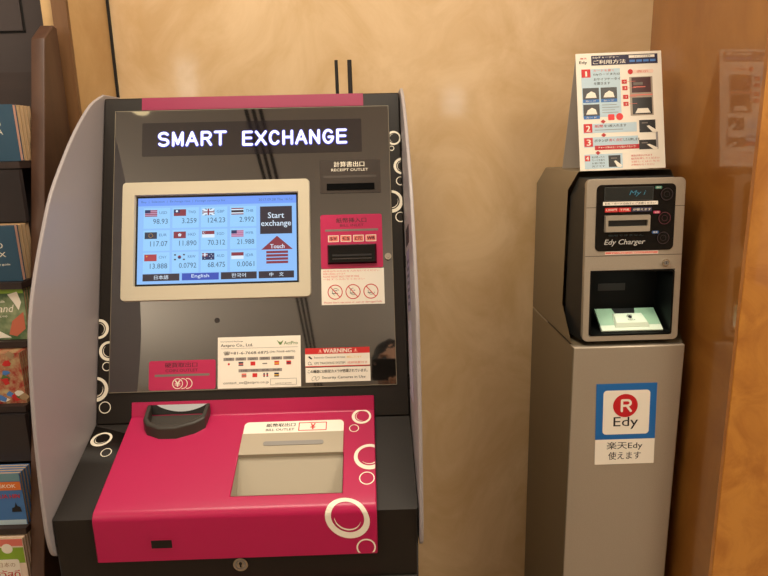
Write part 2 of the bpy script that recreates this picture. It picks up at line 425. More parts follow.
# coin cup standing proud of the cover
bm = bmesh.new()
o_ = [(-.190, .2035), (-.1885, .171), (-.180, .158), (-.157, .148), (-.128, .1475), (-.098, .158), (-.082, .170), (-.0790, .205)]
i_ = [(-.183, .2035), (-.1815, .175), (-.175, .1655), (-.154, .157), (-.129, .157), (-.102, .166), (-.0885, .1765), (-.0855, .205)]
def cup_h(v): return .012 + (.205 - v) * -.02
lo = [bm.verts.new(cov(u + .0035, v - .002, 0)) for u, v in o_]
hi = [bm.verts.new(cov(u + .0035, v + .006, .018)) for u, v in o_]
hin = [bm.verts.new(cov(u + .0035, v + .006, .018)) for u, v in i_]
bot = [bm.verts.new(cov(u + .0035, v + .003, .001)) for u, v in i_]
n = len(o_)
for i in range(n - 1):
    bm.faces.new((lo[i], lo[i + 1], hi[i + 1], hi[i])); bm.faces.new((hi[i], hi[i + 1], hin[i + 1], hin[i])); bm.faces.new((hin[i], hin[i + 1], bot[i + 1], bot[i]))
for i in (0, n - 1): bm.faces.new((lo[i], hi[i], hin[i], bot[i]))
bm.faces.new(bot); fixn(bm)
cup = obj('coin_cup', bm, CUP, cover, bevel=.002)
# dark coin mouth in the riser with a pale ramp lip
S_ = Sheet(P1); S_.poly([(-.186, .016), (-.083, .016), (-.083, .033), (-.186, .033)], .0042, BLACK, .0012)
S_.done('coin_mouth', cover)
S_ = Sheet(P1)
S_.poly([(-.170, .033)] + [(-.170 + .0885 * k / 14, .033 - .0125 * math.sin(math.pi * k / 14) ** .8) for k in range(1, 14)] + [(-.0815, .033)], .0056, COINW, .002)
S_.done('coin_ramp', cover)
# key lock
lk = plane_m((MX + .0016, .857, 1.5 - .5481 - .0845), (0, 0, 1))
S_ = Sheet(lk); S_.disc(0, 0, .0115, 0, CHROME, .004, 32); S_.ring(0, 0, .0085, .006, .0043, GREYINK); S_.rect(-.0012, -.0045, .0012, .0045, .0044, BLACK); S_.disc(0, .002, .0024, .0045, BLACK)
S_.done('key_lock', mach)
# header strip, rings on the bezel
S_ = Sheet(P1); S_.rect(-.2085, .5842, .2110, .6086, .0002, mat('magenta_strip', (142, 22, 68), .4), .001); S_.done('header_strip', mach)
RL = (.2598, .2795); LL = (-.2795, -.2590)
rings('ring_decal', P1, mach, [
    ((.2668, .5187, .0138), dict(ul=RL, rot=170)), ((.2625, .4985, .005), dict(th_=.3, crescent=False, ul=RL)),
    ((.2811, .4635, .0160), dict(ul=RL, rot=170)), ((.2773, .4345, .0085), dict(th_=.18, crescent=False, ul=RL)),
    ((.2592, .3954, .0215), dict(ul=RL, rot=300)), ((.2752, .3653, .0098), dict(th_=.16, crescent=False, ul=RL)),
    ((-.2790, .1719, .0180), dict(ul=LL, rot=20)), ((-.2600, .1316, .0178), dict(ul=LL, rot=210)), ((-.2632, .1039, .0082), dict(th_=.18, crescent=False, ul=LL, sh=0)),
    ((-.2816, .0635, .0220), dict(ul=LL, rot=300)), ((-.2648, .0312, .0106), dict(th_=.14, crescent=False, sh=0))])
rings('ring_decal', P2, mach, [((-.2590, .1600, .0180), dict(rot=225, ry=.85, ang=.3)), ((-.2411, .1305, .0092), dict(th_=.16, crescent=False, sh=0))])
# smoked front panel with the lit sign
S_ = Sheet(P1); S_.rect(-.2574, .0568, .2580, .5818, .0003, PANEL, .0022, .006); panel = S_.done('front_panel', mach)
bpy.ops.object.select_all(action='DESELECT')
S_ = Sheet(P1); S_.frame(-.2580, .0562, .2586, .5824, .0011, .0027, mat('panel_edge', (132, 122, 104), .3)); S_.done('panel_edging', panel)
H0 = .0026
S_ = Sheet(P1); S_.rect(-.2063, .4927, .2063, .5576, H0, PANELD, .0003, .002); sg = S_.done('sign_window', panel)
def arc(cx, cy, rx, ry, a0, a1, n=12): return [(cx + rx * math.cos(math.radians(a0 + (a1 - a0) * k / n)), cy + ry * math.sin(math.radians(a0 + (a1 - a0) * k / n))) for k in range(n + 1)]
GLYPH = {'S': [arc(.5, .75, .42, .25, 30, 270) + arc(.5, .25, .44, .25, 90, -150)], 'M': [[(.06, 0), (.06, 1), (.5, .12), (.94, 1), (.94, 0)]], 'A': [[(0, 0), (.5, 1), (1, 0)], [(.18, .34), (.82, .34)]],
         'R': [[(.1, 0), (.1, 1), (.55, 1)] + arc(.6, .75, .32, .25, 90, -90) + [(.1, .5)], [(.55, .5), (.95, 0)]], 'T': [[(0, 1), (1, 1)], [(.5, 1), (.5, 0)]],
         'E': [[(.92, 1), (.1, 1), (.1, 0), (.95, 0)], [(.1, .52), (.86, .52)]], 'X': [[(.02, 0), (.98, 1)], [(.02, 1), (.98, 0)]], 'C': [arc(.53, .5, .46, .5, 38, 322, 18)],
         'H': [[(.08, 0), (.08, 1)], [(.92, 0), (.92, 1)], [(.08, .52), (.92, .52)]], 'N': [[(.08, 0), (.08, 1), (.92, 0), (.92, 1)]], 'G': [arc(.52, .5, .46, .5, 42, 345, 18) + [(.98, .45), (.58, .45)]]}
def led_word(word, u0, v0, u1, v1, M, h):
    F = Sheet(M); n = len(word); t = .0046; pw = (u1 - u0) / n
    for lay, (tt, m) in enumerate(((t + .0028, LEDGLOW), (t, LEDW))):  # wider blue layer behind paints the glow around the letters
        for k, c in enumerate(word):
            gw = pw * .80 - t * .4
            for st_ in GLYPH[c]:
                F.stroke([(u0 + k * pw + pw * .10 + t * .2 + x * gw, v0 + t / 2 + y * (v1 - v0 - t)) for x, y in st_], tt, h + lay * .0008 + k * 1e-5, m)
    return F.done('led_lettering', sg)
led_word('SMART', -.1790, .5105, -.0465, .5395, P1, H0 + .0005)
led_word('EXCHANGE', -.0215, .5090, .1810, .5380, P1, H0 + .0005)
# touchscreen
bm = bmesh.new()
def fr_loop(u0, v0, u1, v1, h, r): return [P1 @ Vector((u, v, h)) for u, v in rrect(u0, v0, u1, v1, r)]
L = [fr_loop(-.2385, .2195, .1072, .4415, H0, .008), fr_loop(-.2375, .2205, .1062, .4405, H0 + .008, .007), fr_loop(-.2155, .2455, .0860, .4165, H0 + .008, .001), fr_loop(-.2140, .247, .0845, .4150, H0 + .002, .001)]
loops = [[bm.verts.new(p) for p in l] for l in L]
for a, b in zip(loops, loops[1:]):
    for i in range(len(a)): bm.faces.new((a[i], a[(i + 1) % len(a)], b[(i + 1) % len(a)], b[i]))
fixn(bm); ts = obj('touchscreen_bezel', bm, BEZ, mach)
S_ = Sheet(P1); S_.rect(-.2155, .2455, .0860, .4165, H0 + .0012, BLACK, .0012)
hs = H0 + .0026
a0, a1_, b0, b1 = -.2105, .0815, .2505, .4115
S_.rect(a0, b0, a1_, b1, hs, SCRB); S_.rect(a0, .3965, a1_, b1, hs + .0001, SCRT)
S_.text('Buy  |  Selection  |  Exchange rate  |  Foreign currency list', a0 + .006, .4015, -.05, .4065, hs + .0003, SCRD).text('2017.09.28 Thu 16:52', .012, .4015, .075, .406, hs + .0003, SCRD)
cw, chh = .0500, .0405
cells = [('USD', '98.93'), ('TWD', '3.259'), ('GBP', '124.23'), ('THB', '2.992'), ('EUR', '117.07'), ('HKD', '11.890'), ('SGD', '70.312'), ('MYR', '21.988'), ('CNY', '13.888'), ('KRW', '0.0792'), ('AUD', '68.475'), ('IDR', '0.0061')]
cu = [-.2000, -.1470, -.0945, -.0410]; cv_ = [.3925, .3505, .3090]
for i, (c, r) in enumerate(cells):
    u = cu[i % 4]; v = cv_[i // 4]
    S_.rect(u, v - .0385, u + .0485, v, hs + .0002, SCRC)
    S_.text(c, u + .029, v - .0115, u + .043, v - .0065, hs + .0004, SCRD)
    S_.text(r, u + .0425 - .0046 * len(r) - .002, v - .0300, u + .0445, v - .0205, hs + .0004, mat('screen_figures', (10, 10, 12), .3, emit=(70, 98, 140), es=.8), -.01)
disp = S_.done('display', ts)
hf = hs + .0005
def flag(i):
    u = cu[i % 4] + .0025; v = cv_[i // 4] - .0035; w_, h_ = .0225, .0125
    F = Sheet(P1); c = cells[i][0]; r = lambda a, b, cc, d, m, k=0: F.rect(u + a * w_, v - h_ + b * h_, u + cc * w_, v - h_ + d * h_, hf + k * .0001, m)
    if c in ('USD', 'MYR'):
        r(0, 0, 1, 1, SCRP)
        for k in range(4): r(0, k * .27, 1, k * .27 + .13, SCRR if c == 'USD' else emis('screen_rose', (190, 110, 150), .9), 1)
        r(0, .5, .45, 1, SCRN, 2)
    elif c == 'TWD': r(0, 0, 1, 1, SCRR); r(0, .45, .5, 1, SCRN, 1); F.disc(u + .25 * w_, v - .27 * h_, .0022, hf + .0002, SCRW)
    elif c == 'GBP':
        r(0, 0, 1, 1, SCRN)
        for sx in (0, 1):
            A = [(0, 0), (.16, 0), (1, .84), (1, 1), (.84, 1), (0, .16)]
            F.poly([(u + ((1 - a) if sx else a) * w_, v - h_ + b * h_) for a, b in A], hf + .0001 + sx * .00003, SCRW)
        r(.36, 0, .64, 1, SCRW, 2); r(0, .32, 1, .68, SCRW, 2); r(.43, 0, .57, 1, SCRR, 3); r(0, .41, 1, .59, SCRR, 3)
    elif c == 'THB': r(0, 0, 1, 1, SCRR); r(0, .16, 1, .84, SCRW, 1); r(0, .33, 1, .67, SCRK, 2)
    elif c == 'EUR':
        r(0, 0, 1, 1, emis('screen_slate', (52, 62, 84), .8))
        for k in range(12): F.disc(u + w_ * .5 + .0036 * math.cos(k * math.pi / 6), v - h_ * .5 + .0036 * math.sin(k * math.pi / 6), .0005, hf + .0001, YEL, n=8)
    elif c == 'HKD':
        r(0, 0, 1, 1, SCRR)
        for k in range(5): F.disc(u + w_ * .5 + .0019 * math.cos(k * 1.2566 + 1.57), v - h_ * .5 + .0019 * math.sin(k * 1.2566 + 1.57), .0013, hf + .0001, SCRW, n=10)
    elif c == 'SGD': r(0, 0, 1, 1, SCRW); r(0, .5, 1, 1, SCRR, 1); F.ring(u + .17 * w_, v - .25 * h_, .002, .0016, hf + .0002, SCRW, du=.0005)
    elif c == 'CNY': r(0, 0, 1, 1, emis('screen_flag_red', (186, 66, 76), .85)); F.disc(u + .2 * w_, v - .28 * h_, .0014, hf + .0001, YEL, n=5)
    elif c == 'KRW':
        r(0, 0, 1, 1, SCRC); F.disc(u + .5 * w_, v - .5 * h_, .0032, hf + .0001, SCRN); F.poly([(u + .5 * w_ + .0032 * math.cos(k * math.pi / 10), v - .5 * h_ + .0032 * math.sin(k * math.pi / 10)) for k in range(11)], hf + .0002, SCRR)
        for a, b in ((.14, .15), (.86, .15), (.14, .85), (.86, .85)): r(a - .08, b - .1, a + .08, b + .1, SCRK, 1)
    elif c == 'AUD': r(0, 0, 1, 1, SCRN); r(0, .5, .45, 1, SCRR, 1); r(.17, .5, .28, 1, SCRW, 2); r(0, .7, .45, .8, SCRW, 2); [F.disc(u + a * w_, v - h_ + b * h_, .0008, hf + .0002, SCRW, n=7) for a, b in ((.22, .22), (.75, .2), (.75, .8), (.62, .5), (.88, .55))]
    else: r(0, 0, 1, 1, SCRW); r(0, .5, 1, 1, SCRR, 1)
    F.done('flag_icon', ts)
for i in range(12): flag(i)
def button(u0, v0, u1, v1, m, txt=()):
    F = Sheet(P1); F.rect(u0, v0, u1, v1, hf, m)
    for s, a, b, c, d, mm in txt: F.text(s, a, b, c, d, hf + .0002, mm, .01)
    return F.done('screen_button', ts)
button(.0145, .3385, .0735, .3905, SCRK, (('Start', .0290, .3680, .0590, .3790, SCRW), ('exchange', .0165, .3500, .0715, .3640, SCRW)))
zb = .2560, .2690
button(-.2000, zb[0], -.1331, zb[1], SCRK, (('日本語', -.179, .2590, -.153, .2665, SCRW),))
button(-.1285, zb[0], -.0614, zb[1], SCRBL, (('English', -.1110, .2588, -.0790, .2668, SCRW),))
button(-.0575, zb[0], .0078, zb[1], SCRK, (('한국어', -.038, .2590, -.012, .2665, SCRW),))
button(.0115, zb[0], .0760, zb[1], SCRK, (('中    文', .031, .2590, .057, .2665, SCRW),))
F = Sheet(P1); F.poly([(.0165, .3090), (.0745, .3090), (.0455, .3345)], hf, SCRR)
for k in range(4): F.rect(.0255, .2830 + k * .0063, .0655, .2875 + k * .0063, hf, SCRR)
F.text('Touch', .033, .3110, .059, .3190, hf + .0002, SCRW, .02); F.done('arrow_icon', ts)
# receipt outlet
S_ = Sheet(P1); S_.rect(.1263, .4127, .2400, .4766, H0, PLATE, .0012, .002)
S_.text('計算書出口', .1530, .4632, .2100, .4735, H0 + .0015, RINGW, .02).text('RECEIPT OUTLET', .1480, .4550, .2170, .4600, H0 + .0015, RINGW, .005)
S_.rect(.133, .4425, .232, .4468, H0 + .0014, GREYINK if 0 else mat('plate_line', (72, 64, 57), .4)); ro = S_.done('receipt_outlet', mach)
S_ = Sheet(P1); S_.rect(.1390, .4188, .2280, .4312, H0 + .0012, HOLE, .0012); S_.done('slot', ro)
# bill inlet
S_ = Sheet(P1); S_.poly(rrect(.1258, .2706, .2400, .3718, .004), H0, PINKS, .0015)
h = H0 + .0017
S_.text('紙幣挿入口', .155, .3560, .211, .3655, h, DKPINK, .03).text('BILL INLET', .162, .3490, .206, .3535, h, DKPINK, .01)
S_.rect(.1345, .3400, .2325, .3440, h, GREYINK)
for k, g in enumerate(('$¥', '€$', '£元', '₩฿')):
    u = .1395 + k * .0232; S_.frame(u, .3200, u + .0195, .3325, .0012, h, RINGW); S_.rect(u + .0012, .3212, u + .0183, .3313, h - .00005, PALERED); S_.text(g, u + .003, .3228, u + .0165, .3300, h + .0001, DKPINK, .02)
bi = S_.done('bill_inlet', mach)
bm = bmesh.new()
A = [P1 @ Vector(p) for p in ((.1380, .2785, H0 + .0015), (.2285, .2785, H0 + .0015), (.2285, .3155, H0 + .0015), (.1380, .3155, H0 + .0015))]
B = [P1 @ Vector(p) for p in ((.1405, .2810, H0 + .008), (.2260, .2810, H0 + .008), (.2260, .3130, H0 + .006), (.1405, .3130, H0 + .006))]
prism(bm, A, B); bs = obj('bill_slot', fixn(bm), GBLACK, bi)
S_ = Sheet(P1); S_.rect(.147, .292, .219, .2955, H0 + .0074, BLACKM, .001); S_.rect(.147, .2865, .219, .2885, H0 + .0078, mat('slot_lip', (60, 56, 54), .3), .001); S_.done('slot_lips', bi)
S_ = Sheet(P1); S_.rect(.1256, .2036, .2410, .2700, H0, WHITE, .0008); h = H0 + .001
for k, v in enumerate((.2640, .2590, .2540, .2490)):
    S_.text(('紙幣以外のものを入れないでください', '故障の原因になります', 'PLEASE INSERT BILLS ONE BY ONE', '一枚ずつ入れてください')[k], .129, v, (.233, .17, .195, .205)[k], v + .0034, h, PALERED)
for k in range(3):
    u = .1505 + k * .0328; S_.ring(u, .2270, .0138, .0122, h, REDI, n=32)
    q = math.sqrt(.5) * .0125
    S_.ring(u + .001, .2275, .0065, .0058, h, BLACKM, a0=20 + 70 * k, a1=260 + 40 * k, n=14); S_.rect(u - .006, .224, u + .005 - k * .002, .2252, h, BLACKM); S_.rect(u - .002 + k * .003, .229, u + .004, .2300, h, BLACKM)
    S_.poly([(u - q, .2270 + q), (u - q + .0011, .2270 + q + .001), (u + q, .2270 - q), (u + q - .0011, .2270 - q - .001)], h + .0001, REDI)
S_.text('Please don\'t use torn or wet or damaged bills', .130, .2055, .236, .2095, h, REDI)
S_.done('instruction_label', mach)
# knob lock and round sensor
S_ = Sheet(P1); S_.disc(.2494, .2902, .0062, H0, CHROME, .006, 24); S_.disc(.2494, .2902, .003, H0 + .006, CHROME, .002, 16); S_.done('panel_lock', mach)
S_ = Sheet(P1); S_.disc(-.0649, .1813, .0048, H0, mat('sensor_glass', (40, 34, 34), .4), .0006, 24); S_.done('round_sensor', mach)
# coin outlet label
S_ = Sheet(P1); S_.poly(rrect(-.1865, .0585, -.0672, .1110, .004), H0, PINKS, .0008); h = H0 + .001
S_.text('硬貨取出口', -.158, .0985, -.100, .1070, h, DKPINK, .03).text('COIN OUTLET', -.157, .0905, -.099, .0955, h, DKPINK, .01)
S_.rect(-.176, .0825, -.078, .0865, h, GREYINK)
for k in range(3): S_.ring(-.135 + k * .0085, .0695, .0095, .0082, h, RINGW, a0=(0, -100, -100)[k], a1=(360, 100, 100)[k])
S_.text('¥', -.140, .0640, -.130, .0755, h + .0001, RINGW, .05); S_.done('coin_outlet_label', mach)
# contact label
S_ = Sheet(P1); S_.rect(-.0633, .0582, .0860, .1500, H0, WHITE, .0008); h = H0 + .001
S_.text('International Exchange', -.058, .1405, -.018, .1432, h, BLACKM).text('Actpro Co., Ltd.', -.058, .1310, .000, .1378, h, BLACKM, .02)
S_.text('ActPro', .056, .1340, .081, .1400, h, GREENI, .02); S_.poly([(.043, .1425), (.048, .134), (.051, .134), (.0555, .1425), (.050, .1385), (.047, .1395)], h, GREENI)
S_.rect(-.058, .1292, .081, .1297, h, GREYINK)
S_.text('☎+81-6-7668-6875', -.053, .1175, .028, .1245, h, BLACKM, .02).text('(06-7668-6875)', .030, .119, .076, .1235, h, BLACKM)
fl = [(REDI, WHITE), (NAVY, PALERED), (REDI, REDI), (WHITE, GREYINK), (REDI, YEL), (REDI, NAVY), (PALERED, GREYINK), (REDI, REDI), (NAVY, REDI), (NAVY, YEL)]
for k in range(10):
    u = -.053 + k * .0215 if k < 6 else -.026 + (k - 6) * .0195; v = .1075 if k < 6 else .0865
    S_.rect(u, v, u + .0195, v + .0055, h, mat('label_grey', (150, 142, 136), .6)); S_.text(('TUSD', 'USD', 'CNY', 'KRW', 'ESP', 'TWD', 'THB', 'HKD', 'EUR', 'PHP')[k], u + .004, v + .001, u + .0155, v + .0045, h + .0001, BLACKM)
    c1, c2 = fl[k]
    if k == 0: S_.disc(u + .0095, v - .006, .002, h, REDI)
    else:
        S_.rect(u + .0055, v - .0095, u + .0140, v - .0025, h, c1); S_.rect(u + .0055, v - .0075, u + .0140, v - .0055, h + .0001, c2)
        if k == 8: S_.rect(u + .0084, v - .0095, u + .0111, v - .0025, h + .0002, WHITE)
S_.text('contact_ex@actpro.co.jp', -.053, .0645, .028, .0705, h, BLACKM); S_.frame(.031, .0620, .078, .0735, .0006, h, GREYINK).text('MADE IN JAPAN', .040, .0635, .069, .0660, h, BLACKM)
S_.done('contact_label', mach)
# warning label
S_ = Sheet(P1); S_.rect(.0940, .0920, .2108, .1258, H0, WHITE, .0008); S_.rect(.0945, .0645, .2112, .0908, H0, WHITE, .0008); h = H0 + .001
S_.rect(.0940, .1150, .2108, .1258, h, REDI); S_.rect(.0940, .0920, .2108, .0936, h, REDI)
S_.text('WARNING', .127, .1165, .178, .1243, h + .0002, WHITE, .03)
for u in (.117, .181): S_.poly([(u, .1168), (u + .0085, .1168), (u + .00425, .1245)], h + .0002, PALERED); S_.rect(u + .0038, .119, u + .0047, .1225, h + .0003, WHITE)
S_.text('Security Cameras In Use', .110, .1060, .166, .1105, h, BLACKM).text('録画しています', .169, .1065, .196, .1105, h, YEL)
S_.text('GPS TRACKING SYSTEM', .110, .0965, .166, .1005, h, BLACKM).text('追跡装置付き', .170, .0965, .206, .1005, h, PALERED)
S_.poly([(.099, .1105), (.102, .1115), (.107, .107), (.105, .1055), (.101, .1085)], h, BLACKM); S_.ring(.102, .0985, .003, .0024, h, BLACKM, n=16); S_.poly([(.104, .098), (.107, .0955), (.1066, .0950), (.1036, .0975)], h, BLACKM)
S_.text('この機器には防犯カメラが搭載されています。', .0985, .0810, .2060, .0868, h, BLACKM, .03)
S_.text('Security Cameras in Use', .124, .0690, .2020, .0750, h, BLACKM, .01); S_.ring(.109, .0715, .0048, .0042, h, BLACKM, n=18, ry=.6, ang=.9); S_.ring(.116, .0712, .0042, .0036, h, BLACKM, n=18, ry=.6, ang=.9)
S_.done('warning_label', mach)
# side wings: upright curved white screens along both flanks, with dark spacers
wp = [(1.250, 1.606), (1.187, 1.584), (1.115, 1.538), (1.054, 1.488), (.999, 1.436), (.956, 1.378), (.920, 1.323), (.895, 1.276), (.880, 1.234), (.868, 1.176), (.857, 1.103), (.850, 1.026), (.846, .962), (.846, .925), (.852, .898), (.864, .886), (.90, .884), (1.10, .884), (1.12, 1.03), (1.33, 1.606)]
def smooth(P, n=4):
    out = []
    for k in range(len(P) - 1):
        p0, p1, p2, p3 = P[max(k - 1, 0)], P[k], P[k + 1], P[min(k + 2, len(P) - 1)]
        for j in range(n):
            t = j / n
            out.append(tuple(.5 * (2 * p1[i] + (p2[i] - p0[i]) * t + (2 * p0[i] - 5 * p1[i] + 4 * p2[i] - p3[i]) * t * t + (3 * p1[i] - p0[i] - 3 * p2[i] + p3[i]) * t ** 3) for i in (0, 1)))
    return out + [P[-1]]
wp = smooth(wp[:16]) + wp[16:]
for sx in (-1, 1):
    xa = MX + sx * .2818; xb = MX + sx * .2878
    bm = bmesh.new(); prism(bm, [(xa, *p) for p in wp], [(xb, *p) for p in wp]); fixn(bm)
    wg = obj('side_wing', bm, WINGM, mach, bevel=.0015)
    for y, z in ((1.21, 1.50), (1.135, 1.29), (1.062, 1.08), (.90, .93), (1.02, .93)):
        if sx < 0: y += .025
        obj('spacer', BX(min(MX + sx * .2795, xa), max(MX + sx * .2795, xa), y - .009, y + .009, z - .011, z + .011), BLACK, mach)
    if sx == 1:
        M = plane_m((xa, 1.05, 1.18), (-.0, -.25, 1), (0, -1, .0))
        M = plane_m((xa, 1.055, 1.23), Vector((0, .27, 1)), Vector((0, 1, -.27)))
        M = Matrix(((0, 0, -1, xa), (-.96, .27, 0, 1.03), (.27, .96, 0, 1.20), (0, 0, 0, 1)))
        F = Sheet(M); F.rect(-.03, .135, .05, .165, .0002, BLACKM, .0004); F.rect(-.026, .02, .046, .125, .0002, mat('violet_print', (128, 118, 150), .5), .0004)
        for k in range(7): F.rect(-.02, .03 + k * .012, .04, .036 + k * .012, .0008, NAVY)
        F.rect(-.03, -.13, .05, .005, .0002, mat('pale_violet_print', (176, 168, 186), .5), .0004)
        F.done('wing_sticker', wg)

# ------------------------------------------------------------------ router with two aerials standing on the machine
rt_ = thing('wireless_router', (-.05, 1.45, 1.598), 'small black wireless router with two upright aerials on top of the exchange machine', 'router')
obj('router_body', BX(-.115, .015, 1.41, 1.495, 1.598, 1.609), BLACK, rt_, bevel=.004)
for x, rr in ((-.0665, .0040), (-.0375, .0052)):
    bm = bmesh.new(); tube(bm, (x, 1.44, 1.606), (x - .0005, 1.44, 1.684), rr, 16, rr * .92); obj('aerial', fixn(bm), BLACK, rt_)

# ------------------------------------------------------------------ card charger
EX0, EX1, EY = .4222, .6622, 1.2462
chg = thing('card_charger', (.5422, 1.42, 0), 'slim silver card charging kiosk with black display and open reader bay beside the orange pier', 'kiosk')
CT = 1.0732; YBK = 1.585
bm = bmesh.new(); prism(bm, [(EX0, EY, .0), (EX1, EY, .0), (EX1, YBK, .0), (EX0, YBK, .0)], [(EX0, EY, CT), (EX1, EY, CT), (EX1, YBK, CT), (EX0, YBK, CT)])
fixn(bm); bm.faces.ensure_lookup_table()
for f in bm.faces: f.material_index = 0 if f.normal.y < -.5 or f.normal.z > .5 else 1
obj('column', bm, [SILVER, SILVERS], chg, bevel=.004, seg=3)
# rear hood: chamfered shoulders, front edge cut back to a slant at its foot
bm = bmesh.new(); zt = 1.437; ch = .022
sec = lambda y, xi=0: [(EX0 + xi, y, CT), (EX1 - xi, y, CT), (EX1 - xi, y, 1.398), (EX1 - ch, y, zt), (EX0 + ch, y, zt), (EX0 + xi, y, 1.398)]
fr_ = sec(1.332)
fr_[0] = (EX0, 1.262, CT + .001); fr_[1] = (EX1, 1.262, CT + .001)
A = [(EX0, 1.258, CT + .0005), (EX1, 1.258, CT + .0005), (EX1, 1.336, 1.147), (EX1, 1.331, 1.398), (EX1 - ch, 1.331, zt), (EX0 + ch, 1.331, zt), (EX0, 1.331, 1.398), (EX0, 1.336, 1.147)]
B = [(x, YBK, z) for x, y, z in A]
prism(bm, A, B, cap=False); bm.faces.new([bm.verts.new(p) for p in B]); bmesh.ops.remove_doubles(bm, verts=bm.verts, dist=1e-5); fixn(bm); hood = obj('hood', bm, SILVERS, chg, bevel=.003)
obj('side_seam', BX(EX0 - .0006, EX0 + .002, 1.27, 1.44, CT - .0005, CT + .0012), BLACK, chg)
# front unit: black tapering body, silver face plate, bay
PEt, PEb = Vector((.5415, 1.266, 1.4255)), Vector((.5415, 1.246, 1.083))
PE = plane_m(PEb, PEt - PEb)
bw, b0_, b1_ = .0885, .0130, .1530           # bay opening
bm = bmesh.new()
def e(u, v, h): return PE @ Vector((u, v, h))
def octo(u, v0, v1, c): return [(-u, v0), (u, v0), (u, v1 - c), (u - c, v1), (-u + c, v1), (-u, v1 - c)]
def strip(La, Lb):
    a = [bm.verts.new(p) for p in La]; b = [bm.verts.new(p) for p in Lb]
    for i in range(len(a)): bm.faces.new((a[i], a[(i + 1) % len(a)], b[(i + 1) % len(a)], b[i]))
HB = -.085
outer_f = [e(u, v, -.006) for u, v in octo(.1005, .002, .338, .012)]
outer_b = [Vector((p[0], 1.3305, p[1])) for p in ((.427, 1.085), (.657, 1.085), (.657, 1.385), (.640, 1.425), (.444, 1.425), (.427, 1.385))]
strip(outer_f, outer_b)
bm.faces.new([bm.verts.new(p) for p in outer_b])
bmesh.ops.remove_doubles(bm, verts=bm.verts, dist=1e-5); fixn(bm)
obj('unit_body', bm, GBLACK if 0 else mat('satin_black', (34, 34, 33), .4), chg, bevel=.002)
# face plate with bay opening
bm = bmesh.new()
U = [-.1015, -bw, bw, .1015]; V = [0.002, b0_, b1_, .341]
for i in range(3):
    for k in range(3):
        if i == 1 and k == 1: continue
        bm.faces.new([bm.verts.new(e(*p, 0)) for p in ((U[i], V[k]), (U[i + 1], V[k]), (U[i + 1], V[k + 1]), (U[i], V[k + 1]))])
bmesh.ops.remove_doubles(bm, verts=bm.verts, dist=1e-5)
bmesh.ops.bevel(bm, geom=[v for v in bm.verts if len(v.link_edges) == 2 and len(v.link_faces) == 1], offset=.011, segments=5, profile=.5, affect='VERTICES')
ext = bmesh.ops.extrude_edge_only(bm, edges=[ed for ed in bm.edges if ed.is_boundary])
nn = (PE.to_3x3() @ Vector((0, 0, 1)))
bmesh.ops.translate(bm, vec=-nn * .012, verts=[v for v in ext['geom'] if isinstance(v, bmesh.types.BMVert)])
fixn(bm)
fp = obj('face_plate', bm, SILVER, chg, bevel=.0035, seg=3)
for v in (.1835, .2835):
    F = Sheet(PE)
    if v < .2: F.rect(-.1012, v - .0006, .1012, v + .0006, .0001, mat('seam_grey', (70, 62, 54), .6))
    else: F.rect(-.1012, v - .0006, -.081, v + .0006, .0001, MATS['seam_grey']); F.done('plate_seam', fp); F = Sheet(PE); F.rect(.081, v - .0006, .1012, v + .0006, .0001, MATS['seam_grey'])
    F.done('plate_seam', fp)
# bay: black box sunk behind the plate with a rounded black frame
bm = bmesh.new()
A = [e(*p, .0008) for p in rrect(-bw + .0005, b0_ + .0005, bw - .0005, b1_ - .0005, .006)]
A1 = [e(*p, .0008) for p in rrect(-bw + .004, b0_ + .004, bw - .004, b1_ - .004, .005)]
Bk = [Vector((p.x, 1.325, p.z + (.004 if p.z < 1.15 else 0))) for p in A1]
strip(A, A1); strip(A1, Bk); bm.faces.new([bm.verts.new(p) for p in Bk])
bmesh.ops.remove_doubles(bm, verts=bm.verts, dist=1e-5); fixn(bm)
obj('reader_bay', bm, CAVITY, chg)
F = Sheet(plane_m((.5415, 1.3245, 1.17), (0, 0, 1))); F.rect(-.045, .006, .015, .022, .0002, mat('faint_plate', (26, 23, 20), .5), .0006); F.done('bay_label', chg)
# tilted pale reader pad with raised centre
RP = plane_m((.552, 1.2625, 1.0985), (0, .055, .036)); RPn = RP
bm = bmesh.new(); F = Sheet(RP)
F.rect(-.0655, 0, .0655, .0150, .0, PADM, .006); F.rect(-.0655, .0150, .0655, .0630, .0, PADG, .006)  # rear strip greener and darker: shade on the pad put into its colour
pad = F.done('reader_pad', chg)
F = Sheet(RP); F.poly([(-.028, .062), (.022, .062), (.018, .047), (-.024, .047)], .0062, BLACK, .001); F.done('pad_notch', pad)
bm = bmesh.new()
prism(bm, [RP @ Vector(p) for p in ((-.036, .008, .006), (.040, .008, .006), (.034, .047, .006), (-.032, .047, .006))],
      [RP @ Vector(p) for p in ((-.032, .016, .013), (.036, .016, .013), (.031, .045, .010), (-.029, .045, .010))]); fixn(bm)
rc = obj('raised_centre', bm, PADM, pad, bevel=.001)
F = Sheet(RP); F.disc(.002, .032, .0042, .0132, BLACKM); F.ring(.002, .032, .0068, .0058, .0132, BLACKM, a0=30, a1=180); F.text('FeliCa', -.005, .021, .010, .025, .0145, BLACKM); F.done('pad_symbol', pad)
lamp = area('bay_lamp', (.552, 1.272, 1.222), .10, .06, color=(.88, 1, .84), sy=.03); lamp.rotation_euler = (0, 0, 0)
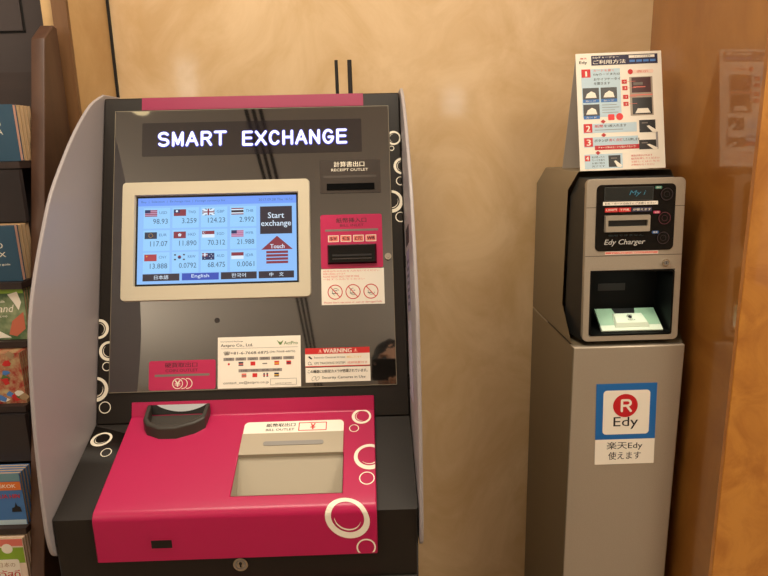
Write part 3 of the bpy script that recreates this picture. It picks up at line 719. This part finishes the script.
# black control panel
F = Sheet(PE); F.poly(rrect(-.0812, .1935, .0812, .3290, .010), .0002, GBLACK, .0012); cp = F.done('control_panel', chg)
hp = .0016
F = Sheet(PE); F.rect(-.0655, .2965, .0345, .3240, hp, mat('display_glass', (38, 42, 42), .15), .0006); F.frame(-.0655, .2965, .0345, .3240, .0007, hp + .0007, mat('display_line', (74, 78, 76), .4))
F.text('My i', -.015, .3045, .019, .3165, hp + .0009, CYANL, .0, .25); F.done('display', cp)
F = Sheet(PE); F.rect(-.0680, .2872, .0450, .2946, hp, WHITE, .0004); F.text('お札・カードの向きにご注意ください', -.064, .2885, .040, .2930, hp + .0007, BLACKM); F.done('notice_strip', cp)
F = Sheet(PE); F.rect(-.0635, .2735, -.0370, .2822, hp, REDI, .0004); F.rect(-.0355, .2735, -.0100, .2822, hp, REDI, .0004); F.rect(-.0085, .2735, .0330, .2822, hp, NAVY, .0004)
F.text('1,000円', -.061, .2755, -.0395, .2805, hp + .0007, WHITE, .02).text('千円札', -.033, .2755, -.0125, .2805, hp + .0007, WHITE, .02).text('が使えます', -.006, .2755, .031, .2805, hp + .0007, WHITE, .02); F.done('bill_strip', cp)
bm = bmesh.new(); u0, u1, v0, v1 = -.0640, .0295, .2325, .2670
lp = [[e(*p, hh) for p in rrect(a, b, c, d, .001)] for a, b, c, d, hh in ((u0, v0, u1, v1, hp), (u0 + .001, v0 + .001, u1 - .001, v1 - .001, .008), (u0 + .006, v0 + .012, u1 - .006, v1 - .010, .008), (u0 + .006, v0 + .012, u1 - .006, v1 - .010, .0022))]
for a, b in zip(lp, lp[1:]): strip(a, b)
bmesh.ops.remove_doubles(bm, verts=bm.verts, dist=1e-5); fixn(bm); obj('bill_slot', bm, SILVER, cp)
F = Sheet(PE); F.rect(u0 + .005, v0 + .011, u1 - .005, v1 - .009, .0017, BLACK, .0004); F.done('slot_opening', cp)
F = Sheet(PE); F.text('Edy Charger', -.0625, .2035, .0225, .2175, hp, mat('pale_lettering', (190, 186, 180), .4), .015, .22); F.done('lettering', cp)
F = Sheet(PE); F.text('使用できません', -.055, .2235, .018, .2275, hp, mat('unlit_ink', (40, 62, 66), .4)); F.done('unlit_message', cp)
for (u, v), ink, (lu, lv), s in (((.0617, .3075), mat('green_label', (60, 130, 110), .5), (.0440, .3215), '取消'), ((.0595, .2590), mat('magenta_label', (190, 40, 90), .5), (.0425, .2715), '全額'), ((.0585, .2185), mat('blue_label', (40, 90, 150), .5), (.0415, .2305), '履歴')):
    F = Sheet(PE); F.disc(u, v, .0125, hp, GBLACK, .002); F.ring(u, v, .0128, .0112, hp + .0022, mat('button_ring_' + s, (46, 30, 32) if s != '全額' else (78, 24, 36), .5)); F.ring(u, v, .006, .0053, hp + .0022, MATS['button_ring_' + s]); F.done('push_button', cp)
    F = Sheet(PE); F.rect(lu - .006, lv - .0028, lu + .008, lv + .0028, hp, ink, .0004, .002); F.text(s, lu - .0035, lv - .0017, lu + .0055, lv + .0017, hp + .0006, WHITE); F.done('button_label', cp)
F = Sheet(PE); F.rect(-.0600, .1862, .0510, .1925, .0003, PALERED, .0004); F.frame(-.0600, .1862, .0510, .1925, .0009, .0009, WHITE); F.text('チャージ中はカードを動かさないでください', -.048, .1875, .042, .1912, .0009, WHITE); F.done('caution_strip', chg)
F = Sheet(PE); F.disc(.0678, .1667, .0075, .0002, CHROME, .004); F.disc(.0678, .1667, .0045, .0043, GREYINK, .0006); F.rect(.0671, .164, .0685, .1695, .0051, BLACK); F.done('key_lock', chg)
# sticker on the column
SM = plane_m((.5465, EY, .798), (-.020, 0, 1)); F = Sheet(plane_m((.5475, EY, .798), (-.006, 0, .191), (.1325, 0, 0)))
F.rect(-.066, 0, .066, .0600, .0004, WHITE, .0006); F.rect(-.066, .0600, .066, .1905, .0004, BLUEI, .0006)
F.rect(-.0505, .0720, .0515, .1750, .0012, WHITE, .0002, .008)
F.disc(-.002, .1395, .0270, .0016, mat('emblem_red', (196, 24, 34), .4), .0002, 40); [F.stroke([(-.012 + x * .023, .1270 + y * .025) for x, y in q], .0052, .0019 + i_ * .0004, WHITE) for i_, q in enumerate(GLYPH['R'])]
F.text('Edy', -.027, .0840, .027, .1130, .0016, BLACKM, .005); F.text('楽天Edy', -.040, .0335, .039, .0540, .0012, BLACKM, .01); F.text('使えます', -.036, .0110, .036, .0300, .0012, BLACKM, .01)
F.done('column_sticker', chg)

# ------------------------------------------------------------------ instruction easel card on the charger
es = thing('instruction_card', (.542, 1.36, zt), 'white illustrated instruction card propped like an easel on top of the silver kiosk', 'sign')
Pb, Pt = Vector((.5425, 1.341, zt + .001)), Vector((.5345, 1.394, 1.684))
ux = Vector((.184, 0, .0035)).normalized()
PM = plane_m(Pb, (Pt - Pb) - ux * (Pt - Pb).dot(ux), ux)
PW, PH = .092, .250
F = Sheet(PM); F.rect(-PW, 0, PW, PH, -.0018, WHITE, .0018, .001)
card = F.done('front_leaf', es)
bm = bmesh.new(); bk = [PM @ Vector((-PW + .002, PH - .002, -.0028)), PM @ Vector((PW - .002, PH - .002, -.0028)), Vector((.634, 1.462, zt + .001)), Vector((.449, 1.462, zt + .001))]
off = Vector((0, .0016, .0))
prism(bm, bk, [p + off for p in bk]); obj('rear_leaf', fixn(bm), mat('grey_card', (186, 178, 168), .6), es)
F = Sheet(PM); h = .0003
def R(x0, y0, x1, y1, m, k=0, r=0): F.rect(-PW + x0 * 2 * PW, PH * (1 - y1), -PW + x1 * 2 * PW, PH * (1 - y0), h + k * .00012, m, 0, r)
def Tx(s, x0, y0, x1, y1, m, k=1, b=.02): F.text(s, -PW + x0 * 2 * PW, PH * (1 - y1), -PW + x1 * 2 * PW, PH * (1 - y0), h + k * .00012, m, b)
R(.18, .022, .955, .105, NAVY); Tx('Edyチャージャー', .20, .03, .50, .05, WHITE); Tx('ご利用方法', .20, .06, .58, .095, WHITE, b=.03)
R(.62, .03, .92, .052, WHITE, 1); Tx('チャージできる金額', .68, .034, .87, .048, GREYINK, 2)
for k in range(4): R(.625 + k * .08, .068, .69 + k * .08, .088, SKYI, 1)
Tx('楽天', .05, .035, .13, .05, REDI); Tx('Edy', .04, .065, .13, .095, BLACKM)
R(.055, .135, .51, .545, PBLUE); R(.06, .135, .165, .205, REDI, 1); Tx('1', .106, .152, .122, .196, WHITE, 2, .05)
Tx('カードを置く', .20, .140, .44, .160, PALERED); Tx('Edyカードまたは', .20, .172, .51, .195, BLACKM); Tx('おサイフケータイ', .20, .212, .51, .235, BLACKM); Tx('を置きます', .20, .248, .39, .270, BLACKM)
for (x, y) in ((.065, .295), (.275, .295), (.065, .435)):
    R(x, y, x + .19, y + .125, BLACK, 1); R(x, y + .098, x + .19, y + .125, BLUEI, 2); Tx('カード', x + .03, y + .105, x + .15, y + .119, WHITE, 3)
    q = [(x + .03, y + .085), (x + .16, y + .085), (x + .145, y + .045), (x + .10, y + .028), (x + .05, y + .05)]
    F.poly([(-PW + a * 2 * PW, PH * (1 - b)) for a, b in q], h + .0003, WHITE)
for k in range(4): R(.285, .44 + k * .022, .285 + (.17, .2, .15, .19)[k], .446 + k * .022, GREYINK if 0 else mat('soft_ink', (150, 160, 164), .6), 1)
R(.35, .525, .425, .575, mat('bright_red', (232, 62, 62), .5), 1, .002); F.disc(-PW + .485 * 2 * PW, PH * (1 - .548), .0075, h + .0002, MATS['bright_red'])
# device picture on the right
R(.60, .155, .90, .185, mat('pale_pink', (246, 214, 196), .5), 0, .003); F.disc(-PW + .63 * 2 * PW, PH * (1 - .170), .0055, h + .0002, REDI); Tx('表示', .70, .160, .84, .180, PALERED, 1)
R(.615, .215, .885, .545, mat('silver_print', (168, 152, 134), .4)); R(.64, .220, .865, .350, mat('maroon_print', (70, 28, 28), .4), 1); R(.66, .262, .77, .285, GREYINK, 2); R(.66, .298, .80, .306, PALERED, 2); R(.64, .392, .87, .535, BLACK, 1)
F.poly([(-PW + a * 2 * PW, PH * (1 - b)) for a, b in ((.67, .525), (.85, .525), (.82, .485), (.70, .485))], h + .0003, WHITE); R(.62, .365, .88, .375, PALERED, 1)
for x, y in ((.525, .235), (.53, .290), (.535, .365), (.535, .425)): R(x, y, x + .06, y + .035, REDI, 1); R(x + .065, y + .016, x + .16, y + .019, PALERED, 2); Tx('→', x + .015, y + .010, x + .045, y + .026, WHITE, 2)
def dia(x, y): F.poly([(-PW + (x + a) * 2 * PW, PH * (1 - y - b)) for a, b in ((-.03, 0), (0, -.018), (.03, 0), (0, .018))], h + .0004, mat('diamond_red', (186, 44, 44), .5))
R(.055, .600, .68, .680, PBLUE); R(.06, .600, .16, .675, REDI, 1); Tx('2', .09, .615, .135, .665, WHITE, 2, .05); Tx('紙幣', .19, .610, .29, .635, REDI); Tx('を1枚入れます', .30, .610, .56, .635, BLACKM); R(.19, .652, .52, .659, mat('soft_ink', (150, 160, 164)), 1); dia(.29, .585)
R(.055, .715, .69, .800, PBLUE); R(.06, .720, .16, .795, REDI, 1); Tx('3', .09, .733, .135, .785, WHITE, 2, .05); Tx('ボタンが', .18, .733, .34, .758, BLACKM); Tx('青く点灯', .35, .733, .51, .758, REDI); Tx('したら押します', .52, .733, .71, .758, BLACKM); R(.18, .788, .70, .826, mat('deep_red', (190, 34, 44), .5), 1); Tx('チャージ中はカードを動かさないで!', .22, .797, .66, .815, WHITE, 2); dia(.29, .700)
R(.055, .860, .50, .985, PBLUE); R(.06, .870, .12, .918, REDI, 1); Tx('4', .075, .878, .105, .910, WHITE, 2, .05); dia(.215, .850)
for k, s in enumerate(('音が鳴ったら', 'カードを取り', 'お受け取り', '完了です')): Tx(s, .14, .878 + k * .026, .29, .894 + k * .026, BLACKM, 1, 0)
for x0_, y0_, x1_, y1_ in ((.71, .585, .90, .690), (.70, .755, .90, .835), (.335, .875, .475, .975)):
    R(x0_, y0_, x1_, y1_, BLACK, 1); R(x0_ + .03, y0_ + .02, x0_ + .10, y0_ + .03, GREYINK, 2); ww, hh = x1_ - x0_, y1_ - y0_
    F.poly([(-PW + a * 2 * PW, PH * (1 - b)) for a, b in ((x0_ + ww * .45, y0_ + hh * .5), (x0_ + ww * .6, y0_ + hh * .45), (x1_ + .02, y1_ - hh * .1), (x1_, y1_ + .005), (x1_ - .04, y1_))], h + .0004, WHITE)
R(.90, .69, .925, .835, mat('grey_print', (156, 152, 150), .5))
for k, (s, a, m) in enumerate((('残高が表示されます', .85, REDI), ('取消を押してください', .93, REDI), ('※詳しくはこちら', .93, PALERED), ('お問合わせください', .87, PALERED))): Tx(s, .60, .878 + k * .026, a, .894 + k * .026, m, 1, .01)
F.done('printing', card)

# ------------------------------------------------------------------ brochure rack and its books
RX = -.62
rk = thing('brochure_rack', (-.9, 1.2, 0), 'brown wooden brochure rack with stepped shelves left of the exchange machine', 'rack')
sp = [(1.03 - .284 * .8, 0.0), (1.290, 1.716), (1.333, 1.747), (1.348, 1.745), (1.348, 0.0)]
for x in (RX - .026, -1.22):
    bm = bmesh.new(); prism(bm, [(x, *p) for p in sp], [(x + .026, *p) for p in sp]); obj('side_panel', fixn(bm), WOOD, rk, bevel=.002)
obj('back_panel', BX(-1.194, RX - .026, 1.333, 1.345, 0.1, 1.66), WOODD, rk)
BXR = RX - .0285
rows = [  # cover front (y), bottom z, height, depth between books, count, lean
    (1.196, 1.487, .1015), (1.142, 1.270, .1030), (1.130, 1.161, .0945), (1.094, 1.048, .0985), (1.035, .834, .1030), (1.012, .722, .0975)]
for y, z, hh in rows:
    bm = BX(-1.194, RX - .026, y - .012, 1.333, z - .013, z - .001); o = obj('shelf', bm, WOODD, rk)
for zt_, zb_, y in ((1.472, 1.376, 1.178), (1.033, .940, 1.075)):
    obj('shelf_front', BX(-1.194, RX - .026, y, y + .012, zb_, zt_), mat('glossy_dark_front', (46, 42, 44), .12), rk)
def book(name, label, cat, group, x1, y, z, w_, h_, th, cov_m, pg_m, lean, prints=None):
    t = thing(name, (x1 - w_ / 2, y + th / 2, z), label, cat, group)
    X0, X1 = x1 - w_, x1
    def tr(bm):
        for v in bm.verts: v.co.y += (v.co.z - z) * lean
        return bm
    obj('page_block', tr(BX(X0 + .002, X1 - .0012, y + .0012, y + th - .0012, z + .001, z + h_ - .001)), pg_m, t)
    bm = BX(X0, X1, y, y + .0012, z, z + h_); box(bm, X0, X1, y + th - .0012, y + th, z, z + h_)
    o = obj('cover', tr(fixn(bm)), cov_m, t)
    if prints:
        F = Sheet(Matrix(((1, 0, 0, X1), (0, lean, -1, y), (0, 1, 0, z), (0, 0, 0, 1)))); prints(F, h_); F.done('cover_print', t)
    return t
GREENC = mat('green_cover', (70, 100, 60), .4, noise_=(30, (150, 160, 120), 3)); REDC = mat('red_cover', (170, 50, 40), .45, noise_=(60, (196, 176, 130), 3))
BLUEC = mat('blue_cover', (70, 120, 180), .4); PINKC = mat('cream_cover', (236, 214, 196), .45); TAN_ = mat('tan_cover', (176, 146, 110), .5)
ORG = mat('orange_print', (226, 120, 50), .45); GRNP = mat('lime_print', (140, 176, 50), .45); DGRN = mat('dark_green_print', (44, 66, 40), .5)
def p_teal1(F, H):
    F.text('TOKYO', -.075, .062, -.026, .072, .0004, WHITE); F.text('OSAKA', -.072, .048, -.0245, .058, .0004, WHITE)
def p_teal2(F, H):
    F.text('TOKYO', -.075, .062, -.026, .072, .0004, WHITE); F.text('LUX', -.055, .046, -.023, .055, .0004, WHITE); F.text('city guide', -.045, .029, -.018, .034, .0004, WHITE)
def p_green(F, H):
    F.rect(-.15, .087, -.001, H, .0003, GRNP); F.poly([(-.03, .085), (-.012, .09), (-.006, .07), (-.012, .055), (-.02, .07)], .0004, WHITE)
    F.poly([(-.034, .01), (-.026, .035), (-.004, .052), (-.003, .02), (-.02, .006)], .0004, mat('salmon_print', (196, 104, 76), .5)); F.poly([(-.09, .002), (-.03, .004), (-.05, .016), (-.09, .02)], .0004, WHITE)
    F.text('hand made', -.07, .07, -.036, .075, .0005, WHITE); F.text('Island', -.065, .052, -.020, .066, .0005, WHITE, 0, .3); F.text('shopping map', -.065, .042, -.034, .047, .0005, WHITE)
def p_red(F, H):
    rr = random.Random(4)
    for k in range(26):
        u, v = -rr.uniform(.004, .10), rr.uniform(.008, .098)
        F.poly([(u + rr.uniform(.004, .011) * math.cos(a * .9), v + rr.uniform(.003, .009) * math.sin(a * .9)) for a in range(7)], .0003 + k * .00004, rr.choice([WHITE, mat('olive_print', (150, 146, 70), .5), REDI, TAN_, mat('leaf_print', (90, 120, 60), .5), SKYI]))
def p_blue(F, H):
    F.rect(-.149, .088, -.001, H, .0003, mat('teal_sky_print', (110, 150, 160), .5)); F.rect(-.149, .070, -.001, .087, .0005, ORG); F.text('BANGKOK', -.065, .075, -.010, .082, .0007, WHITE, .02)
    F.text('PATTAYA HUA HIN', -.10, .054, -.006, .062, .0005, REDI, .03); F.poly([(-.024, .026), (-.006, .026), (-.008, .036), (-.013, .038), (-.015, .046), (-.018, .036), (-.023, .034)], .0005, BLACKM); F.rect(-.149, .0, -.001, .010, .0004, PBLUE)
def p_pink(F, H):
    F.rect(-.149, .083, -.001, H, .0003, PALERED); F.rect(-.149, .048, -.001, .080, .0003, GRNP); F.disc(-.03, .078, .010, .0005, WHITE); F.rect(-.149, .0, -.012, .056, .0006, WHITE, 0, .004)
    F.text('日本の', -.05, .040, -.020, .050, .0008, TAN_); F.text('สวัสดี', -.06, .018, -.014, .034, .0008, REDI, .01); F.text('ガイド', -.045, .004, -.016, .014, .0008, REDI, .01)
spec = [
    (0, 5, .0125, .012, TEAL, [PAGEP, PAGES], p_teal1, 'teal guidebook', 'guidebook', -.02, 'dark teal guidebook with white capitals, front of the top row', 'guidebooks in the top row'),
    (1, 4, .0125, .012, TEAL, [PAGEP, PAGES], p_teal2, 'teal guidebook', 'guidebook', -.02, 'dark teal guidebook with small white line, front of the second row', 'guidebooks in the second row'),
    (2, 3, .009, .009, GREENC, [PAGES, PAGES], p_green, '', 'brochure', .08, 'green illustrated shopping brochure with white script, front of the third row', 'green brochures in the third row'),
    (3, 6, .0075, .0065, REDC, [PAGES, PAGES], p_red, '', 'brochure', -.02, 'red brochure covered in a busy flower pattern, front of the fourth row', 'red brochures in the fourth row'),
    (4, 4, .009, .0085, BLUEC, [PAGES, PAGES], p_blue, '', 'brochure', .0, 'blue travel brochure with orange band and red title, front of the fifth row', 'blue brochures in the fifth row'),
    (5, 4, .008, .0075, PINKC, [PAGES, PAGES], p_pink, '', 'brochure', .0, 'cream and lime green brochure with red lettering, front of the bottom row', 'cream brochures in the bottom row')]
for r, cnt, pitch, th, cm, pm, pr, _, cat, lean, lab, grp in spec:
    y, z, hh = rows[r]
    w_ = .15
    mt = cm
    first = book('guidebook' if cat == 'guidebook' else 'brochure', lab, cat, grp, BXR, y, z, w_, hh, th, cm, pm[0], lean, pr)
    second = book('guidebook' if cat == 'guidebook' else 'brochure', '', cat, grp, BXR, y + pitch, z, w_, hh, th, TAN_ if cat == 'guidebook' else cm, pm[1], lean)
    rowname = grp.split(' in the ')[1]
    words = ['second from the front', 'third from the front', 'fourth from the front', 'fifth from the front', 'sixth from the front']
    kind = grp.split(' in the ')[0][:-1]
    second['label'] = '%s standing %s in the %s' % (kind, words[0], rowname)
    for k in range(2, cnt):
        c = second.copy(); COL.objects.link(c); c.location.y += pitch * (k - 1); c['label'] = '%s standing %s in the %s' % (kind, words[k - 1], rowname)
        for chd in second.children:
            d = chd.copy(); COL.objects.link(d); d.parent = c

# ------------------------------------------------------------------ the photographer behind the camera, mirrored in the smoked panel
CM = cam.matrix_world.copy()
def cp_(x, y, z): return CM @ Vector((x, y, z))
ph = thing('smartphone', tuple(cp_(.067, -.06, .008)), 'black smartphone held up sideways in both hands, mirrored in the lower right of the panel', 'phone')
bm = bmesh.new(); prism(bm, [cp_(x, y, .004) for x, y in rrect(-.012, -.06, .146, .02, .011)], [cp_(x, y, .012) for x, y in rrect(-.012, -.06, .146, .02, .011)]); obj('phone_body', fixn(bm), mat('black_phone', (10, 10, 11), .35), ph, bevel=.0015)
bm = bmesh.new(); tube(bm, cp_(0, 0, .0025), cp_(0, 0, .0045), .005, 20); obj('lens_ring', fixn(bm), CHROME, ph)
bm = bmesh.new(); prism(bm, [cp_(x, y, .0121) for x, y in rrect(-.002, -.056, .136, .016, .002)], [cp_(x, y, .0124) for x, y in rrect(-.002, -.056, .136, .016, .002)]); obj('phone_screen', fixn(bm), mat('dim_screen', (30, 30, 34), .2), ph)
PX, PY = .07, -.36
per = thing('person', (PX, PY, 0), 'person with short black hair and dark jacket holding up a phone, mirrored in the panel', 'person')
def blob(bm, c, r, seg=16):
    g = bmesh.ops.create_uvsphere(bm, u_segments=seg, v_segments=seg // 2 + 2, radius=1)
    rr = Vector(r) if hasattr(r, '__len__') else Vector((r, r, r))
    for v in g['verts']: v.co = Vector(c) + Vector((v.co.x * rr.x, v.co.y * rr.y, v.co.z * rr.z))
def limb(bm, pts):
    for (a, ra), (b, rb) in zip(pts, pts[1:]):
        tube(bm, a, b, ra, 20, rb)
    for a, ra in pts: blob(bm, a, ra, 20)
def fused(name, bm, m, parent, vox):
    me = bpy.data.meshes.new(name); bm.to_mesh(me); bm.free()
    t_ = bpy.data.objects.new(name, me); COL.objects.link(t_)
    md = t_.modifiers.new('r', 'REMESH'); md.mode = 'VOXEL'; md.voxel_size = vox
    sm = t_.modifiers.new('s', 'SMOOTH'); sm.iterations = 5; sm.factor = .5
    me2 = bpy.data.meshes.new_from_object(t_.evaluated_get(bpy.context.evaluated_depsgraph_get())); bpy.data.objects.remove(t_)
    b2 = bmesh.new(); b2.from_mesh(me2); bpy.data.meshes.remove(me2)
    return obj(name, b2, m, parent, smooth=True)
SKIN = mat('skin', (206, 156, 124), .55); HAIR = mat('black_hair', (22, 17, 14), .5); JACKET = mat('dark_jacket', (34, 33, 36), .8); TROU = mat('grey_trousers', (58, 58, 62), .85)
HC_ = Vector((PX, -.25, 1.572))
sh_r, el_r, wr_r = Vector((PX + .175, PY, 1.414)), Vector((PX + .27, PY + .09, 1.172)), cp_(.195, -.115, .055)
sh_l, el_l, wr_l = Vector((PX - .175, PY, 1.414)), Vector((PX - .25, PY + .08, 1.150)), cp_(.025, -.180, .075)
bm = bmesh.new()
blob(bm, HC_, (.074, .092, .108), 24); blob(bm, HC_ + Vector((0, .030, -.062)), (.052, .055, .048), 20)
limb(bm, [(HC_ + Vector((0, .086, .008)), .009), (HC_ + Vector((0, .101, -.018)), .013)])
for sx in (-1, 1):
    blob(bm, HC_ + Vector((sx * .076, -.006, -.008)), (.010, .017, .030)); blob(bm, HC_ + Vector((sx * .034, .080, .024)), (.022, .012, .008))
blob(bm, HC_ + Vector((0, .082, -.052)), (.024, .010, .006)); blob(bm, HC_ + Vector((0, .082, -.063)), (.020, .010, .006))
limb(bm, [(HC_ + Vector((0, -.03, -.06)), .052), ((PX, PY + .015, 1.441), .058)])
limb(bm, [((PX, PY, 1.376), .11), ((PX, PY, 1.183), .105), ((PX, PY, 0.989), .115), ((PX, PY, 0.903), .12)])
for sx, sh_, el, wr in ((1, sh_r, el_r, wr_r), (-1, sh_l, el_l, wr_l)):
    limb(bm, [((PX + sx * .07, PY, 1.387), .085), (sh_, .062), (el, .043), (wr, .027)])
    hip = (PX + sx * .085, PY, 0.881); limb(bm, [(hip, .092), ((PX + sx * .095, PY + .012, 0.494), .056), ((PX + sx * .10, PY - .012, .09), .038), ((PX + sx * .105, PY + .10, .035), .032)])
limb(bm, [(wr_r, .026), (cp_(.172, -.055, .036), .024), (cp_(.166, -.010, .030), .019)]); limb(bm, [(cp_(.172, -.055, .036), .022), (cp_(.164, -.045, .026), .018)])
for y, rr in ((.010, .0078), (-.009, .0082), (-.028, .0080), (-.046, .0070)):
    limb(bm, [(cp_(.166, y, .024), rr + .001), (cp_(.1570, y, -.004), rr), (cp_(.122 + abs(y + .009) * .25, y, -.0046), rr - .0008)])
limb(bm, [(cp_(.168, -.06, .036), .013), (cp_(.148, -.045, .030), .0105), (cp_(.120, -.024, .0225), .0092)])
limb(bm, [(wr_l, .026), (cp_(.065, -.120, .046), .024), (cp_(.081, -.096, .034), .019)]); limb(bm, [(cp_(.065, -.120, .046), .022), (cp_(.060, -.10, .034), .017)])
for x, rr in ((.000, .0078), (.0195, .0082), (.0385, .0080), (.056, .0070)):
    limb(bm, [(cp_(x + .055, -.092, .030), rr + .001), (cp_(x + .055, -.0720, -.003), rr), (cp_(x + .055, -.050 - abs(x - .02) * .12, -.0046), rr - .0008)])
limb(bm, [(cp_(.083, -.11, .046), .012), (cp_(.095, -.085, .034), .0105), (cp_(.107, -.050, .0225), .0092)])
fused('body', bm, SKIN, per, .0045)
bm = bmesh.new()
blob(bm, HC_ + Vector((0, -.012, .022)), (.083, .096, .098), 28)
hv = [v for v in bm.verts if v.co.z < HC_.z + .020 and v.co.y > HC_.y + .02 or v.co.z < HC_.z - .055]
bmesh.ops.delete(bm, geom=hv, context='VERTS'); rr_ = random.Random(2)
for v in bm.verts: v.co += (v.co - HC_).normalized() * (.008 * noise.noise(v.co * 40))
h_ = obj('hair', bm, HAIR, per, smooth=True); md = h_.modifiers.new('thick', 'SOLIDIFY'); md.thickness = .008
for sx in (-1, 1):
    bm = bmesh.new(); blob(bm, HC_ + Vector((sx * .031, .081, .008)), .0095); obj('eye', bm, mat('dark_eye', (30, 22, 18), .2), per, smooth=True)
bm = bmesh.new()
limb(bm, [((PX, PY + .005, 1.451), .074), ((PX, PY, 1.376), .125), ((PX, PY, 1.183), .122), ((PX, PY, 0.924), .137)])
for sx, sh_, el, wr in ((1, sh_r, el_r, wr_r), (-1, sh_l, el_l, wr_l)):
    limb(bm, [((PX + sx * .07, PY, 1.387), .098), (sh_, .075), (el, .056), (el.lerp(wr, .88), .037)])
fused('jacket', bm, JACKET, per, .009)
bm = bmesh.new()
for sx in (-1, 1): limb(bm, [((PX + sx * .03, PY, 0.903), .128), ((PX + sx * .085, PY, 0.839), .105), ((PX + sx * .095, PY + .012, 0.494), .070), ((PX + sx * .10, PY - .012, .10), .056)])
fused('trousers', bm, TROU, per, .009)
for sx in (-1, 1):
    bm = bmesh.new(); limb(bm, [((PX + sx * .10, PY - .03, .046), .044), ((PX + sx * .105, PY + .13, .040), .036)])
    for v in bm.verts: v.co.z = max(v.co.z, .0)
    fused('shoe', bm, BLACK, per, .007)
